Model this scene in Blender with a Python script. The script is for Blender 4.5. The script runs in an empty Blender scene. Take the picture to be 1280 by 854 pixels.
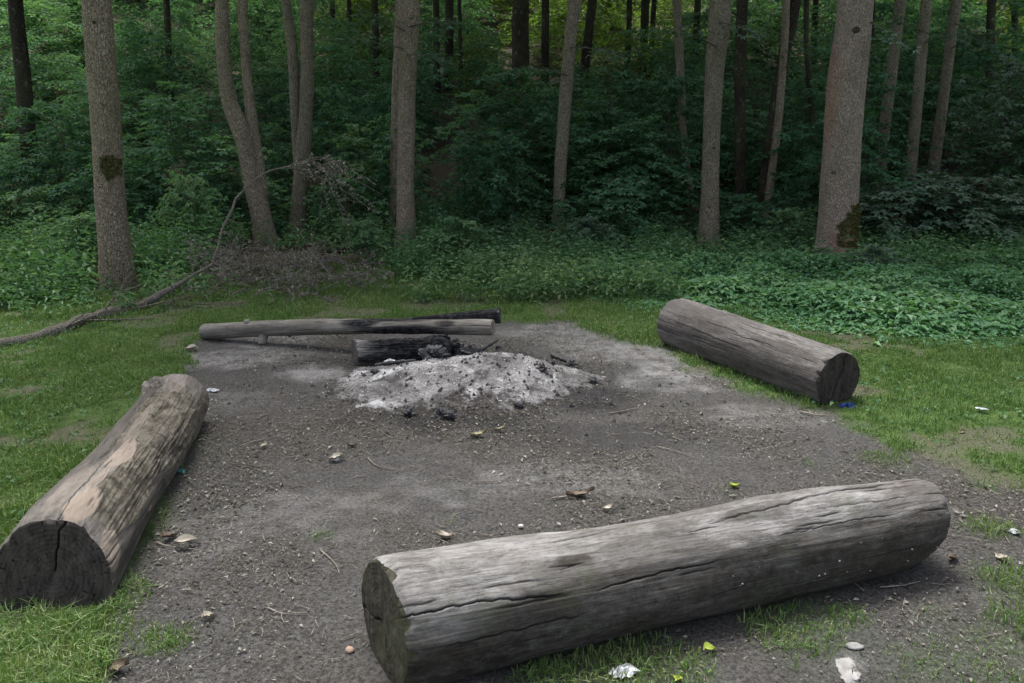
import bpy, math, random
import numpy as np
from mathutils import Vector, Matrix

rng = np.random.default_rng(7)
random.seed(7)
C = bpy.context.scene.collection

# ------------------------------------------------------------------ numpy noise
def _h(ix, iy, iz, seed):
    n = (ix * 374761393 + iy * 668265263 + iz * 2147483647 + seed * 1274126177) & 0xffffffff
    n = ((n ^ (n >> 13)) * 1274126177) & 0xffffffff
    n = (n ^ (n >> 16)) & 0xffffffff
    return n.astype(np.float64) / 4294967295.0
def vnoise(x, y, z=0.0, seed=0):
    x, y, z = np.broadcast_arrays(np.asarray(x, float), np.asarray(y, float), np.asarray(z, float))
    xi, yi, zi = np.floor(x).astype(np.int64), np.floor(y).astype(np.int64), np.floor(z).astype(np.int64)
    fx, fy, fz = x - xi, y - yi, z - zi
    fx, fy, fz = fx*fx*(3-2*fx), fy*fy*(3-2*fy), fz*fz*(3-2*fz)
    r = 0
    for a in (0, 1):
        for b in (0, 1):
            for c in (0, 1):
                w = (fx if a else 1-fx) * (fy if b else 1-fy) * (fz if c else 1-fz)
                r = r + w * _h(xi+a, yi+b, zi+c, seed)
    return r * 2 - 1
def fbm(x, y, z=0.0, oct=4, seed=0, gain=.5):
    a, s, r, k = 1.0, 0.0, 0.0, 1.0
    for i in range(oct):
        r = r + a * vnoise(np.asarray(x)*k, np.asarray(y)*k, np.asarray(z)*k, seed+i*17); s += a; a *= gain; k *= 2.03
    return r / s
def sstep(a, b, x):
    t = np.clip((np.asarray(x, float)-a)/(b-a), 0, 1); return t*t*(3-2*t)

# ------------------------------------------------------------------ camera model and terrain
F, CX, CY, HC = 1000.0, 640.0, 427.0, 1.6
PIT = math.atan(267/F)
FW = np.array([0, math.cos(PIT), -math.sin(PIT)]); UP = np.array([0, math.sin(PIT), math.cos(PIT)])
CAM = np.array([0, 0, HC])
def terrain(x, y):
    x = np.asarray(x, float); y = np.asarray(y, float)
    s = np.maximum(0, np.minimum(y, 75) - 10.2 + .5*np.sin(x*.35) + .25*np.sin(x*.9+1))
    return .38*s*s/(s+6) + .05*fbm(x*.35, y*.35, seed=3)*sstep(6.5, 9, y) + fbm(x*.3, y*.3, seed=9)*.3*sstep(11, 16, y)
def gz(x, y):
    x = np.asarray(x, float); y = np.asarray(y, float)
    return terrain(x, y) + .012*fbm(x*1.3, y*1.3, seed=5)
def ray(px, py):
    return FW + (np.array([1, 0, 0])*(px-CX) + UP*(CY-py))/F
def hit(px, py):                      # where a viewing ray meets the terrain
    d = ray(px, py); lo, hi = 1.0, 75.0
    for n in (400, 60, 40):
        t = np.linspace(lo, hi, n); P = CAM + d*t[:, None]
        below = np.where(P[:, 2] <= terrain(P[:, 0], P[:, 1]))[0]
        if not len(below): return P[-1]
        k = max(1, below[0]); lo, hi = t[k-1], t[k]
    return CAM + d*hi
def at_depth(px, py, Y):              # point on the viewing ray in the vertical plane y = Y
    d = ray(px, py); return CAM + d*(Y/d[1])
def project(P):
    d = P - CAM; z = d @ FW; z = np.where(z < .05, .05, z)
    return CX + F*d[..., 0]/z, CY - F*(d @ UP)/z

# ------------------------------------------------------------------ mesh helpers
def mesh(name, V, faces, mat=None, attrs=None, smooth=False):
    """faces: list of int arrays, each (n,3) or (n,4)"""
    V = np.asarray(V, np.float32).reshape(-1, 3)
    if not isinstance(faces, (list, tuple)): faces = [faces]
    faces = [np.asarray(f, np.int32) for f in faces if len(f)]
    me = bpy.data.meshes.new(name)
    me.vertices.add(len(V)); me.vertices.foreach_set('co', V.ravel())
    nl = sum(f.size for f in faces); npoly = sum(len(f) for f in faces)
    me.loops.add(nl); me.polygons.add(npoly)
    me.loops.foreach_set('vertex_index', np.concatenate([f.ravel() for f in faces]))
    st, o = [], 0
    for f in faces:
        st.append(o + np.arange(len(f))*f.shape[1]); o += f.size
    me.polygons.foreach_set('loop_start', np.concatenate(st).astype(np.int32))
    me.polygons.foreach_set('use_smooth', np.full(npoly, smooth))
    for k, v in (attrs or {}).items():
        a = me.attributes.new(k, 'FLOAT', 'POINT'); a.data.foreach_set('value', np.asarray(v, np.float32).ravel())
    me.update(calc_edges=True); me.validate()
    if mat: me.materials.append(mat)
    return me
def link(name, me, parent=None, loc=None):
    o = bpy.data.objects.new(name, me); C.objects.link(o)
    if parent: o.parent = parent
    if loc is not None: o.location = loc
    return o
def empty(name, loc=(0, 0, 0), rz=0):
    o = bpy.data.objects.new(name, None); C.objects.link(o); o.location = loc; o.rotation_euler = (0, 0, rz)
    o.empty_display_size = .1
    return o
def tag(o, label=None, cat=None, group=None, kind=None):
    if label: o['label'] = label
    if cat: o['category'] = cat
    if group: o['group'] = group
    if kind: o['kind'] = kind
    return o
def cat_meshes(parts):
    """parts: list of (V, faces(list), attr dict) -> merged"""
    Vs, Fs, As, o = [], {}, {}, 0
    for V, fs, at in parts:
        Vs.append(V)
        for f in fs:
            Fs.setdefault(f.shape[1], []).append(f+o)
        for k, v in at.items(): As.setdefault(k, []).append(v)
        o += len(V)
    return np.concatenate(Vs), [np.concatenate(v) for v in Fs.values()], {k: np.concatenate(v) for k, v in As.items()}

def tube(P, R, n=10, cap=True, noise=0, nscale=4, seed=0, flat=1.0, long_noise=None):
    P = np.asarray(P, float); R = np.asarray(R, float); m = len(P)
    T = np.gradient(P, axis=0); T /= np.linalg.norm(T, axis=1)[:, None]
    ref = np.array([0, 0, 1.0]) if abs(T[0][2]) < .8 else np.array([1.0, 0, 0])
    A = np.empty_like(P); a = ref - T[0]*(ref @ T[0]); a /= np.linalg.norm(a)
    for i in range(m):
        a = a - T[i]*(a @ T[i]); a /= np.linalg.norm(a); A[i] = a
    B = np.cross(T, A)
    th = np.linspace(0, 2*math.pi, n, endpoint=False)
    ct, sn = np.cos(th)[None, :, None], np.sin(th)[None, :, None]
    dirv = A[:, None]*ct + B[:, None]*sn
    base = P[:, None] + dirv*R[:, None, None]
    if noise:
        d = fbm(base[..., 0]*nscale, base[..., 1]*nscale, base[..., 2]*nscale*.35, seed=seed)
        base = base + dirv*(d*noise*R[:, None])[..., None]
    V = base.reshape(-1, 3)
    i = np.arange(m-1)[:, None]; j = np.arange(n)[None, :]
    f = np.stack([i*n+j, i*n+(j+1) % n, (i+1)*n+(j+1) % n, (i+1)*n+j], -1).reshape(-1, 4)
    fs = [f]
    if cap:
        V = np.vstack([V, P[0], P[-1]]); k = m*n; j = np.arange(n)
        fs.append(np.stack([np.full(n, k), (j+1) % n, j], -1))
        fs.append(np.stack([np.full(n, k+1), (m-1)*n+j, (m-1)*n+(j+1) % n], -1))
    return V, fs, {}
def resample(pts, step):
    """smooth curve through pts (rows: any columns), Catmull-Rom"""
    pts = np.asarray(pts, float)
    Q = np.vstack([2*pts[0]-pts[1], pts, 2*pts[-1]-pts[-2]]); out = []
    for i in range(1, len(Q)-2):
        L = np.linalg.norm(Q[i+1][:3]-Q[i][:3]); k = max(2, int(L/step))
        t = np.linspace(0, 1, k, endpoint=False)[:, None]
        out.append(.5*((2*Q[i]) + (Q[i+1]-Q[i-1])*t + (2*Q[i-1]-5*Q[i]+4*Q[i+1]-Q[i+2])*t*t + (3*Q[i]-Q[i-1]-3*Q[i+1]+Q[i+2])*t**3))
    out.append(pts[-1:]); return np.vstack(out)

def unit(v): return v/np.maximum(1e-9, np.linalg.norm(v, axis=-1, keepdims=True))
def leaves(P, D, N, L, W, tint, kind='kite', droop=.15, fold=.18):
    """one leaf per row; returns a mesh part. kite: 2 folded halves, lobed: three kites from one point, blade: 3-section grass"""
    P = np.asarray(P, float); n = len(P); D = unit(D); S = unit(np.cross(D, N)); N = unit(np.cross(S, D))
    L = np.broadcast_to(L, n)[:, None]; W = np.broadcast_to(W, n)[:, None]; tint = np.broadcast_to(tint, n)
    if kind == 'lobed':
        ps = []
        for a, l in ((-.95, .78), (0, 1.0), (.95, .78)):
            Dd = D*math.cos(a) + S*math.sin(a)
            ps.append(leaves(P, Dd, N, (L*l)[:, 0], (W*.5)[:, 0], tint, 'kite', droop, fold))
        return cat_meshes(ps)
    m = P + D*L*.42
    V = np.stack([P, m + S*W*.5 + N*W*fold, P + D*L*.98 - N*L*droop, m - S*W*.5 + N*W*fold], 1).reshape(-1, 3)
    b = np.arange(n)[:, None]*4
    f = np.concatenate([b + np.array([[0, 1, 2]]), b + np.array([[0, 2, 3]])])
    return V, [f], {'tint': np.repeat(tint, 4)}
def blades(P, H, W, lean, az, tint):
    """grass blades: 5 verts each, bending"""
    n = len(P); d = np.stack([np.cos(az), np.sin(az), 0*az], 1); s = np.stack([-np.sin(az), np.cos(az), 0*az], 1)
    fa = rng.uniform(0, math.pi, n); s = s*np.cos(fa)[:, None] + d*np.sin(fa)[:, None]
    H = H[:, None]; W = W[:, None]; lean = lean[:, None]; up = np.array([[0, 0, 1.0]])
    m = P + up*H*.55*(1-lean*.2) + d*H*lean*.22
    t = P + up*H*(1-lean*.55) + d*H*lean*.85
    V = np.stack([P - s*W*.5, P + s*W*.5, m - s*W*.42, m + s*W*.42, t], 1).reshape(-1, 3)
    b = np.arange(n)[:, None]*5
    return V, [b + np.array([[0, 1, 3, 2]]), b + np.array([[2, 3, 4]])], {'tint': np.repeat(tint, 5)}

# ------------------------------------------------------------------ materials
class NT:
    def __init__(s, name):
        s.m = bpy.data.materials.new(name); s.m.use_nodes = True; s.t = s.m.node_tree; s.t.nodes.clear()
        s.out = s.n('ShaderNodeOutputMaterial')
    def n(s, typ, **kw):
        nd = s.t.nodes.new(typ)
        for k, v in kw.items():
            if k[0] == '_': nd.inputs[k[1:].replace('_', ' ')].default_value = v
            else: setattr(nd, k, v)
        return nd
    def l(s, a, b): s.t.links.new(a, b)
    def attr(s, name): return s.n('ShaderNodeAttribute', attribute_name=name).outputs['Fac']
    def coord(s, scale=(1, 1, 1), kind='Object'):
        c = s.n('ShaderNodeTexCoord'); m = s.n('ShaderNodeMapping'); m.inputs['Scale'].default_value = scale
        s.l(c.outputs[kind], m.inputs['Vector']); return m.outputs['Vector']
    def noise(s, scale, vec=None, detail=6, rough=.6, dist=0):
        x = s.n('ShaderNodeTexNoise'); x.inputs['Scale'].default_value = scale; x.inputs['Detail'].default_value = detail
        x.inputs['Roughness'].default_value = rough; x.inputs['Distortion'].default_value = dist
        if vec is not None: s.l(vec, x.inputs['Vector'])
        return x.outputs['Fac']
    def voro(s, scale, vec=None, out='Distance', feature='F1'):
        x = s.n('ShaderNodeTexVoronoi', feature=feature); x.inputs['Scale'].default_value = scale
        if vec is not None: s.l(vec, x.inputs['Vector'])
        return x.outputs[out]
    def ramp(s, fac, stops):
        r = s.n('ShaderNodeValToRGB'); e = r.color_ramp.elements
        while len(e) < len(stops): e.new(.5)
        for q, (p, c) in zip(e, stops):
            q.position = p; q.color = (c, c, c, 1) if isinstance(c, (int, float)) else (*c, 1)
        s.l(fac, r.inputs['Fac']); return r.outputs['Color']
    def mix(s, f, a, b, mode='MIX'):
        x = s.n('ShaderNodeMix', data_type='RGBA', blend_type=mode)
        for sock, v in ((x.inputs[0], f), (x.inputs[6], a), (x.inputs[7], b)):
            if hasattr(v, 'links'): s.l(v, sock)
            else: sock.default_value = v if isinstance(v, (int, float)) else (*v, 1)
        return x.outputs[2]
    def math(s, op, a, b=0.0, clamp=False):
        x = s.n('ShaderNodeMath', operation=op, use_clamp=clamp)
        for sock, v in ((x.inputs[0], a), (x.inputs[1], b)):
            if hasattr(v, 'links'): s.l(v, sock)
            else: sock.default_value = v
        return x.outputs[0]
    def bump(s, h, strength=.5, dist=.01, prev=None):
        b = s.n('ShaderNodeBump'); b.inputs['Strength'].default_value = strength; b.inputs['Distance'].default_value = dist
        s.l(h, b.inputs['Height'])
        if prev is not None: s.l(prev, b.inputs['Normal'])
        return b.outputs['Normal']
    def done(s, col, rough=.85, normal=None, spec=.25):
        p = s.n('ShaderNodeBsdfPrincipled')
        for sock, v in ((p.inputs['Base Color'], col), (p.inputs['Roughness'], rough)):
            if hasattr(v, 'links'): s.l(v, sock)
            else: sock.default_value = v if isinstance(v, (int, float)) else (*v, 1)
        p.inputs['Specular IOR Level'].default_value = spec
        if normal is not None: s.l(normal, p.inputs['Normal'])
        s.l(p.outputs[0], s.out.inputs[0]); return s.m

def foliage(name, c0, c1, c2, trans=.35, rough=.5, spec=.35):
    s = NT(name); t = s.attr('tint')
    oi = s.n('ShaderNodeObjectInfo').outputs['Random']
    col = s.ramp(t, [(0, c0), (.55, c1), (1, c2)])
    col = s.mix(s.math('MULTIPLY', s.noise(.6, s.coord(), 2), .45), col, tuple(v*.62 for v in c1))
    col = s.mix(s.math('MULTIPLY', oi, .3), col, tuple(v*1.15 for v in c0))
    p = s.n('ShaderNodeBsdfPrincipled'); s.l(col, p.inputs['Base Color'])
    p.inputs['Roughness'].default_value = rough; p.inputs['Specular IOR Level'].default_value = spec
    tr = s.n('ShaderNodeBsdfTranslucent')
    s.l(s.mix(1.0, col, (1.0, 1.1, .45), 'MULTIPLY'), tr.inputs['Color'])
    mx = s.n('ShaderNodeMixShader'); mx.inputs[0].default_value = trans
    s.l(p.outputs[0], mx.inputs[1]); s.l(tr.outputs[0], mx.inputs[2]); s.l(mx.outputs[0], s.out.inputs[0])
    return s.m

M = {}
M['forest_leaf'] = foliage('forest_leaf', (.036, .100, .055), (.090, .205, .108), (.175, .310, .170), .4, .6, .15)
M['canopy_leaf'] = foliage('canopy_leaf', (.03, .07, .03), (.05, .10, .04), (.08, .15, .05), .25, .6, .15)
M['painted_sun_leaf'] = foliage('painted_sun_leaf', (.07, .13, .03), (.11, .19, .035), (.17, .27, .04), .5)  # sunlit look of the crest put into the leaf colour
M['herb_leaf'] = foliage('herb_leaf', (.048, .120, .055), (.105, .215, .095), (.25, .35, .17), .35, .55, .25)
M['cover_leaf'] = foliage('cover_leaf', (.060, .165, .076), (.135, .300, .140), (.27, .43, .21))
M['grey_leaf'] = foliage('grey_leaf', (.050, .105, .070), (.095, .165, .110), (.16, .23, .16))
M['grass'] = foliage('grass_blade', (.060, .128, .034), (.140, .238, .070), (.34, .36, .18), .35, .55, .25)
M['moss'] = foliage('moss', (.035, .045, .014), (.095, .105, .030), (.22, .21, .075), .15, .9, .1)
M['dry_leaf'] = foliage('dry_leaf', (.048, .042, .032), (.180, .163, .132), (.43, .41, .36), .12, .7)

def bark(name, dark, mid, light, green=.3, sc=1.0, red=None):
    s = NT(name); v = s.coord((1, 1, .45)); vf = s.coord((1, 1, .7))
    big = s.noise(3.2*sc, v, 6, .65); fine = s.noise(38*sc, vf, 8, .75); sp = s.noise(110*sc, vf, 4, .7)
    col = s.mix(s.ramp(fine, [(.40, 0), (.60, 1)]), dark, mid)
    col = s.mix(s.math('MULTIPLY', s.ramp(s.noise(7*sc, s.coord((1, 1, .8)), 6, .7), [(.47, 0), (.60, 1)]), .6), col, dark)
    col = s.mix(s.ramp(sp, [(.48, 0), (.68, 1)]), col, light)
    col = s.mix(s.math('MULTIPLY', s.ramp(big, [(.42, 0), (.62, 1)]), green, True), col, (.105, .120, .062))
    if red: col = s.mix(s.math('MULTIPLY', s.ramp(s.noise(1.3, s.coord((1, 1, .35)), 3), [(.48, 0), (.6, 1)]), .6), col, red)
    spots = s.ramp(s.voro(9*sc, s.coord((1, 1, 1.6))), [(.08, 1), (.14, 0)])
    col = s.mix(s.math('MULTIPLY', spots, .7), col, tuple(c*.35 for c in dark))
    pl = s.voro(44*sc, s.coord((1, 1, .38)), 'Distance', 'DISTANCE_TO_EDGE'); col = s.mix(s.math('MULTIPLY', s.ramp(pl, [(.02, 1), (.09, 0)]), .35), col, dark)
    li = s.noise(11*sc, s.coord((1, 1, .9)), 5, .6); col = s.mix(s.math('MULTIPLY', s.ramp(li, [(.60, 0), (.66, 1)]), .45), col, (.17, .19, .14))
    h = s.math('ADD', fine, s.math('MINIMUM', s.math('MULTIPLY', pl, 5.0), 1.0))
    return s.done(col, .92, s.bump(h, 1.0, .012), .12)
M['bark_warm'] = bark('bark_warm', (.11, .088, .062), (.31, .255, .185), (.46, .40, .31), .4)
M['bark_red'] = bark('bark_red', (.14, .11, .088), (.35, .285, .232), (.50, .43, .365), .25, 1.15, (.30, .165, .105))
M['bark_grey'] = bark('bark_grey', (.095, .080, .057), (.26, .226, .168), (.40, .365, .285), .45)
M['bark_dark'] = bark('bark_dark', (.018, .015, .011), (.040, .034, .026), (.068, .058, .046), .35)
M['twig'] = bark('twig_bark', (.08, .066, .052), (.17, .145, .12), (.27, .245, .21), .1, 2)
M['branch_bark'] = bark('branch_bark', (.12, .105, .085), (.26, .235, .20), (.42, .39, .34), .25, 2)

def old_wood(name, dark, mid, light, stain_shade, warm=None, moss=0.0):
    s = NT(name); iso = s.coord()
    g1 = s.noise(6, s.coord((1.3, 5, 5)), 8, .75, .8); g2 = s.noise(22, s.coord((.45, 5, 5)), 7, .8, .5)
    blot = s.noise(2.0, s.coord((.8, 1.8, 1.8)), 6, .65, .5); mid_b = s.noise(6, s.coord((.7, 1.6, 1.6)), 6, .7); sp = s.noise(48, s.coord((.7, 1, 1)), 8, .8)
    col = s.mix(s.ramp(g1, [(.36, 0), (.64, 1)]), mid, light)
    col = s.mix(s.math('MULTIPLY', s.ramp(g2, [(.36, 1), (.50, 0)]), .75), col, dark)
    col = s.mix(s.math('MULTIPLY', s.ramp(sp, [(.30, 1), (.46, 0)]), .7), col, tuple(c*1.2 for c in dark))
    col = s.mix(s.math('MULTIPLY', s.ramp(sp, [(.56, 0), (.70, 1)]), .5), col, tuple(c*1.2 for c in light))
    if warm: col = s.mix(s.math('MULTIPLY', s.ramp(mid_b, [(.54, 0), (.68, 1)]), .45), col, warm)
    st = s.math('MULTIPLY', s.attr('stain_shade'), s.ramp(s.math('ADD', s.math('MULTIPLY', mid_b, .5), s.math('MULTIPLY', sp, .5)), [(.42, 1), (.60, .6)]), True)
    col = s.mix(st, col, stain_shade)  # mask holds staining and, on the front log, painted shade
    col = s.mix(s.math('MULTIPLY', s.ramp(blot, [(.50, 0), (.60, 1)]), .5), col, tuple(c*1.5 for c in stain_shade))
    if moss: col = s.mix(s.math('MULTIPLY', s.ramp(s.noise(5, s.coord((1, 1, 1)), 6), [(.56, 0), (.68, 1)]), moss), col, (.075, .085, .045))
    bk = s.noise(16, s.coord((.7, 1, 1)), 9, .8, .6)
    col = s.mix(s.attr('bark'), col, s.mix(s.ramp(bk, [(.40, 0), (.60, 1)]), (.045, .040, .030), s.mix(s.ramp(sp, [(.35, 0), (.65, 1)]), (.130, .117, .088), (.25, .23, .185))))
    col = s.mix(s.attr('fresh'), col, s.mix(s.ramp(g1, [(.3, 0), (.7, 1)]), (.180, .143, .112), (.29, .25, .205)))
    col = s.mix(s.attr('burnt'), col, s.mix(s.ramp(s.noise(30, iso, 5), [(.45, 0), (.7, 1)]), (.008, .008, .009), (.050, .050, .053)))
    col = s.mix(s.attr('crack'), col, (.012, .011, .010))
    h = s.math('ADD', s.math('ADD', s.math('MULTIPLY', g2, .6), s.math('MULTIPLY', sp, .6)), s.math('MULTIPLY', s.math('MULTIPLY', bk, 2.0), s.attr('bark')))
    return s.done(col, .85, s.bump(h, .9, .009), .15)
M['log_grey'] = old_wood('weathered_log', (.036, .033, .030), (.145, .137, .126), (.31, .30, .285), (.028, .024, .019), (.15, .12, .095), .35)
M['log_brown'] = old_wood('brown_log', (.032, .028, .025), (.105, .098, .090), (.195, .185, .172), (.036, .032, .028), (.10, .080, .066))
M['log_left'] = old_wood('peeled_log', (.038, .034, .030), (.125, .114, .100), (.225, .208, .185), (.042, .038, .032), (.14, .11, .09))
M['pole_wood'] = old_wood('pole_wood', (.055, .050, .043), (.150, .138, .12), (.24, .225, .20), (.06, .055, .045))

def end_wood(name, dark, mid, light, green=0):
    s = NT(name); c = s.coord()
    sep = s.n('ShaderNodeSeparateXYZ'); s.l(c, sep.inputs[0])
    r = s.math('POWER', s.math('ADD', s.math('POWER', sep.outputs[1], 2), s.math('POWER', sep.outputs[2], 2)), .5)
    r = s.math('ADD', r, s.math('MULTIPLY', s.noise(5, c, 3), .03))
    w = s.math('SINE', s.math('MULTIPLY', r, 420)); n = s.noise(14, c, 8, .7); n2 = s.noise(3.5, c, 3)
    col = s.mix(s.ramp(n, [(.35, 0), (.68, 1)]), dark, mid)
    col = s.mix(s.math('MULTIPLY', s.math('ADD', w, .2, True), s.math('MULTIPLY', n2, .38)), col, light)
    saw = s.noise(40, s.coord((1, 1, .12)), 4, .6); col = s.mix(s.math('MULTIPLY', s.ramp(saw, [(.45, 0), (.6, 1)]), .4), col, light)
    an = s.math('ARCTAN2', sep.outputs[1], sep.outputs[2]); cb = s.n('ShaderNodeCombineXYZ'); s.l(s.math('MULTIPLY', an, 3.0), cb.inputs[0]); s.l(s.math('MULTIPLY', r, 9.0), cb.inputs[1])
    chk = s.noise(4, cb.outputs[0], 5, .7); col = s.mix(s.ramp(chk, [(.38, .9), (.43, 0)]), col, tuple(c*.4 for c in dark))
    if green: col = s.mix(s.math('MULTIPLY', s.ramp(n2, [(.42, 0), (.6, 1)]), green), col, (.060, .064, .034))
    col = s.mix(s.attr('crack'), col, (.008, .007, .006))
    return s.done(col, .9, s.bump(s.math('ADD', s.math('ADD', n, s.math('MULTIPLY', saw, .5)), s.math('MULTIPLY', w, .04)), .8, .008), .1)
M['end_dark'] = end_wood('sawn_end_dark', (.018, .016, .014), (.052, .046, .041), (.09, .08, .07))
M['end_grey'] = end_wood('sawn_end_grey', (.040, .036, .034), (.085, .076, .070), (.14, .125, .115))
M['end_green'] = end_wood('sawn_end_green', (.022, .020, .015), (.062, .056, .042), (.11, .10, .08), .45)
M['end_pale'] = end_wood('sawn_end_pale', (.10, .09, .075), (.20, .18, .155), (.30, .27, .24))

def plain(name, c0, c1, scale=30, rough=.8, bump=.5, dist=.005, spec=.25):
    s = NT(name); n = s.noise(scale, s.coord(), 6, .65)
    return s.done(s.mix(s.ramp(n, [(.35, 0), (.65, 1)]), c0, c1), rough, s.bump(n, bump, dist), spec)
M['char'] = plain('charcoal', (.006, .006, .007), (.040, .040, .043), 60, .55, 1, .006, .45)
M['stone'] = plain('stone', (.14, .13, .12), (.32, .30, .28), 25)
M['pale_stone'] = plain('pale_stone', (.38, .36, .33), (.62, .60, .57), 25)
M['plaster'] = plain('plaster_rubble', (.15, .145, .135), (.32, .31, .295), 18)
M['orange_stone'] = plain('orange_stone', (.25, .17, .12), (.38, .28, .21), 20)
M['white_paper'] = plain('white_paper', (.42, .43, .44), (.66, .68, .69), 12, .7)
M['blue_cloth'] = plain('blue_cloth', (.012, .035, .14), (.03, .07, .26), 40, .7)
M['teal_wrap'] = plain('teal_wrapper', (.05, .28, .28), (.10, .42, .42), 20, .4)
M['yellow_leaf'] = plain('yellow_green_leaf', (.26, .33, .05), (.42, .48, .10), 40, .5)
M['pale_leaf'] = plain('pale_dead_leaf', (.30, .27, .21), (.45, .41, .34), 40, .7)
M['brown_leaf'] = plain('brown_dead_leaf', (.11, .08, .055), (.20, .15, .11), 40, .7)
M['tawny_leaf'] = plain('tawny_dead_leaf', (.20, .18, .11), (.32, .29, .19), 40, .7)
M['stick'] = plain('bare_stick', (.12, .10, .08), (.25, .22, .18), 50, .8)
M['clear_plastic'] = plain('cloudy_plastic', (.24, .29, .29), (.40, .45, .46), 12, .25, .3, .004, .6)

def ground_mat():
    s = NT('forest_floor'); c = s.coord()
    n1 = s.noise(1.1, c, 6, .6); n2 = s.noise(9, c, 8, .72); n3 = s.noise(70, c, 6, .7); n4 = s.noise(260, c, 3, .6)
    soil = s.mix(s.ramp(n2, [(.33, 0), (.68, 1)]), (.062, .059, .054), (.110, .105, .097))
    soil = s.mix(s.math('MULTIPLY', s.ramp(n1, [(.40, 0), (.64, 1)]), .55), soil, (.082, .085, .084))
    soil = s.mix(s.math('MULTIPLY', s.ramp(n3, [(.40, 1), (.54, 0)]), .85), soil, (.032, .028, .025))
    soil = s.mix(s.math('MULTIPLY', s.ramp(n3, [(.58, 0), (.70, 1)]), .5), soil, (.20, .195, .185))
    soil = s.mix(s.math('MULTIPLY', s.ramp(n4, [(.62, 0), (.72, 1)]), .7), soil, (.24, .23, .215))
    vo = s.voro(120, c); gate = s.ramp(s.noise(14, c, 4), [(.50, 0), (.58, 1)])
    soil = s.mix(s.math('MULTIPLY', s.ramp(vo, [(.10, 1), (.22, 0)]), s.math('MULTIPLY', gate, .8)), soil, (.24, .225, .20))
    pale = s.mix(s.ramp(n3, [(.35, 0), (.65, 1)]), (.16, .155, .147), (.30, .295, .285))
    col = s.mix(s.math('MULTIPLY', s.attr('ash'), s.ramp(n2, [(.36, .1), (.60, 1)]), True), soil, pale)
    col = s.mix(s.math('MULTIPLY', s.attr('soot'), s.ramp(n2, [(.30, 1), (.70, .6)]), True), col, (.026, .025, .025))
    gr = s.mix(s.ramp(n2, [(.35, 0), (.65, 1)]), (.030, .055, .014), (.085, .135, .038))
    gr = s.mix(s.math('MULTIPLY', s.attr('worn'), .75), gr, s.mix(s.ramp(n3, [(.35, 0), (.65, 1)]), (.055, .050, .034), (.15, .14, .105)))
    col = s.mix(s.attr('turf'), col, gr)
    fl = s.mix(s.ramp(n3, [(.35, 0), (.65, 1)]), (.030, .024, .017), (.125, .100, .075))
    fl = s.mix(s.math('MULTIPLY', s.ramp(s.noise(24, c, 8, .8), [(.50, 0), (.58, 1)]), .8), fl, (.035, .060, .025))
    col = s.mix(s.attr('slope'), col, fl)
    nb = s.bump(s.math('ADD', n3, s.math('MULTIPLY', n4, .5)), .9, .012)
    return s.done(col, .95, s.bump(n2, .6, .03, nb), .1)
M['ground'] = ground_mat()
def ash_mat():
    s = NT('ash'); c = s.coord()
    n1 = s.noise(5, c, 6, .65); n2 = s.noise(45, c, 8, .8); n3 = s.noise(150, c, 4, .7)
    col = s.mix(s.ramp(n1, [(.35, 0), (.6, 1)]), (.14, .135, .128), (.38, .37, .36))
    col = s.mix(s.math('MULTIPLY', s.ramp(n2, [(.38, 1), (.53, 0)]), .75), col, (.085, .08, .076))
    dk = s.noise(7, c, 8, .75); col = s.mix(s.math('MULTIPLY', s.ramp(dk, [(.52, 0), (.60, 1)]), .8), col, (.06, .057, .054)); wt = s.noise(4.5, c, 7, .7, .6); col = s.mix(s.math('MULTIPLY', s.ramp(wt, [(.57, 0), (.62, 1)]), .8), col, (.58, .58, .58))
    col = s.mix(s.math('MULTIPLY', s.ramp(n3, [(.33, 1), (.42, 0)]), .8), col, (.02, .02, .02))
    col = s.mix(s.math('MULTIPLY', s.ramp(s.voro(60, c), [(.14, 1), (.26, 0)]), s.ramp(n1, [(.45, 0), (.6, .8)])), col, (.72, .72, .72))
    e = s.math('ADD', s.attr('edge'), s.math('MULTIPLY', s.math('SUBTRACT', s.noise(11, c, 8, .75), .5), 2.6), True)
    col = s.mix(s.ramp(e, [(.35, 0), (.65, 1)]), col, s.mix(s.ramp(n2, [(.4, 0), (.6, 1)]), (.022, .021, .020), (.10, .09, .08)))
    return s.done(col, .95, s.bump(s.math('ADD', n2, s.math('MULTIPLY', n3, .5)), 1, .02), .1)
M['ash'] = ash_mat()

# ------------------------------------------------------------------ clearing outline (bare soil) in world metres
_poly_px = [(243, 452), (262, 428), (300, 417), (345, 408), (430, 400), (560, 398), (640, 403), (700, 406), (735, 418), (790, 432), (850, 450),
            (930, 492), (1000, 512), (1060, 536), (1110, 556), (1190, 582), (1290, 625), (1420, 720), (1500, 900), (1300, 1150), (300, 1150),
            (90, 900), (95, 822), (165, 762), (140, 742), (205, 640), (238, 570), (236, 500)]
POLY = np.array([(CAM + ray(px, py)*(HC/-ray(px, py)[2]))[:2] for px, py in _poly_px])
def poly_sd(x, y, poly=POLY):
    """signed distance, positive inside"""
    x = np.asarray(x, float); y = np.asarray(y, float); d = np.full(x.shape, 1e9); ins = np.zeros(x.shape, bool)
    for i in range(len(poly)):
        a, b = poly[i-1], poly[i]; e = b-a
        t = np.clip(((x-a[0])*e[0] + (y-a[1])*e[1])/(e @ e), 0, 1)
        d = np.minimum(d, np.hypot(x-a[0]-t*e[0], y-a[1]-t*e[1]))
        c = (a[1] > y) != (b[1] > y)
        with np.errstate(all='ignore'): xi = a[0] + (y-a[1])*e[0]/(e[1] if e[1] else 1e-9)
        ins ^= c & (x < xi)
    return np.where(ins, d, -d)
def gp(px, py):
    return hit(px, py)
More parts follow.
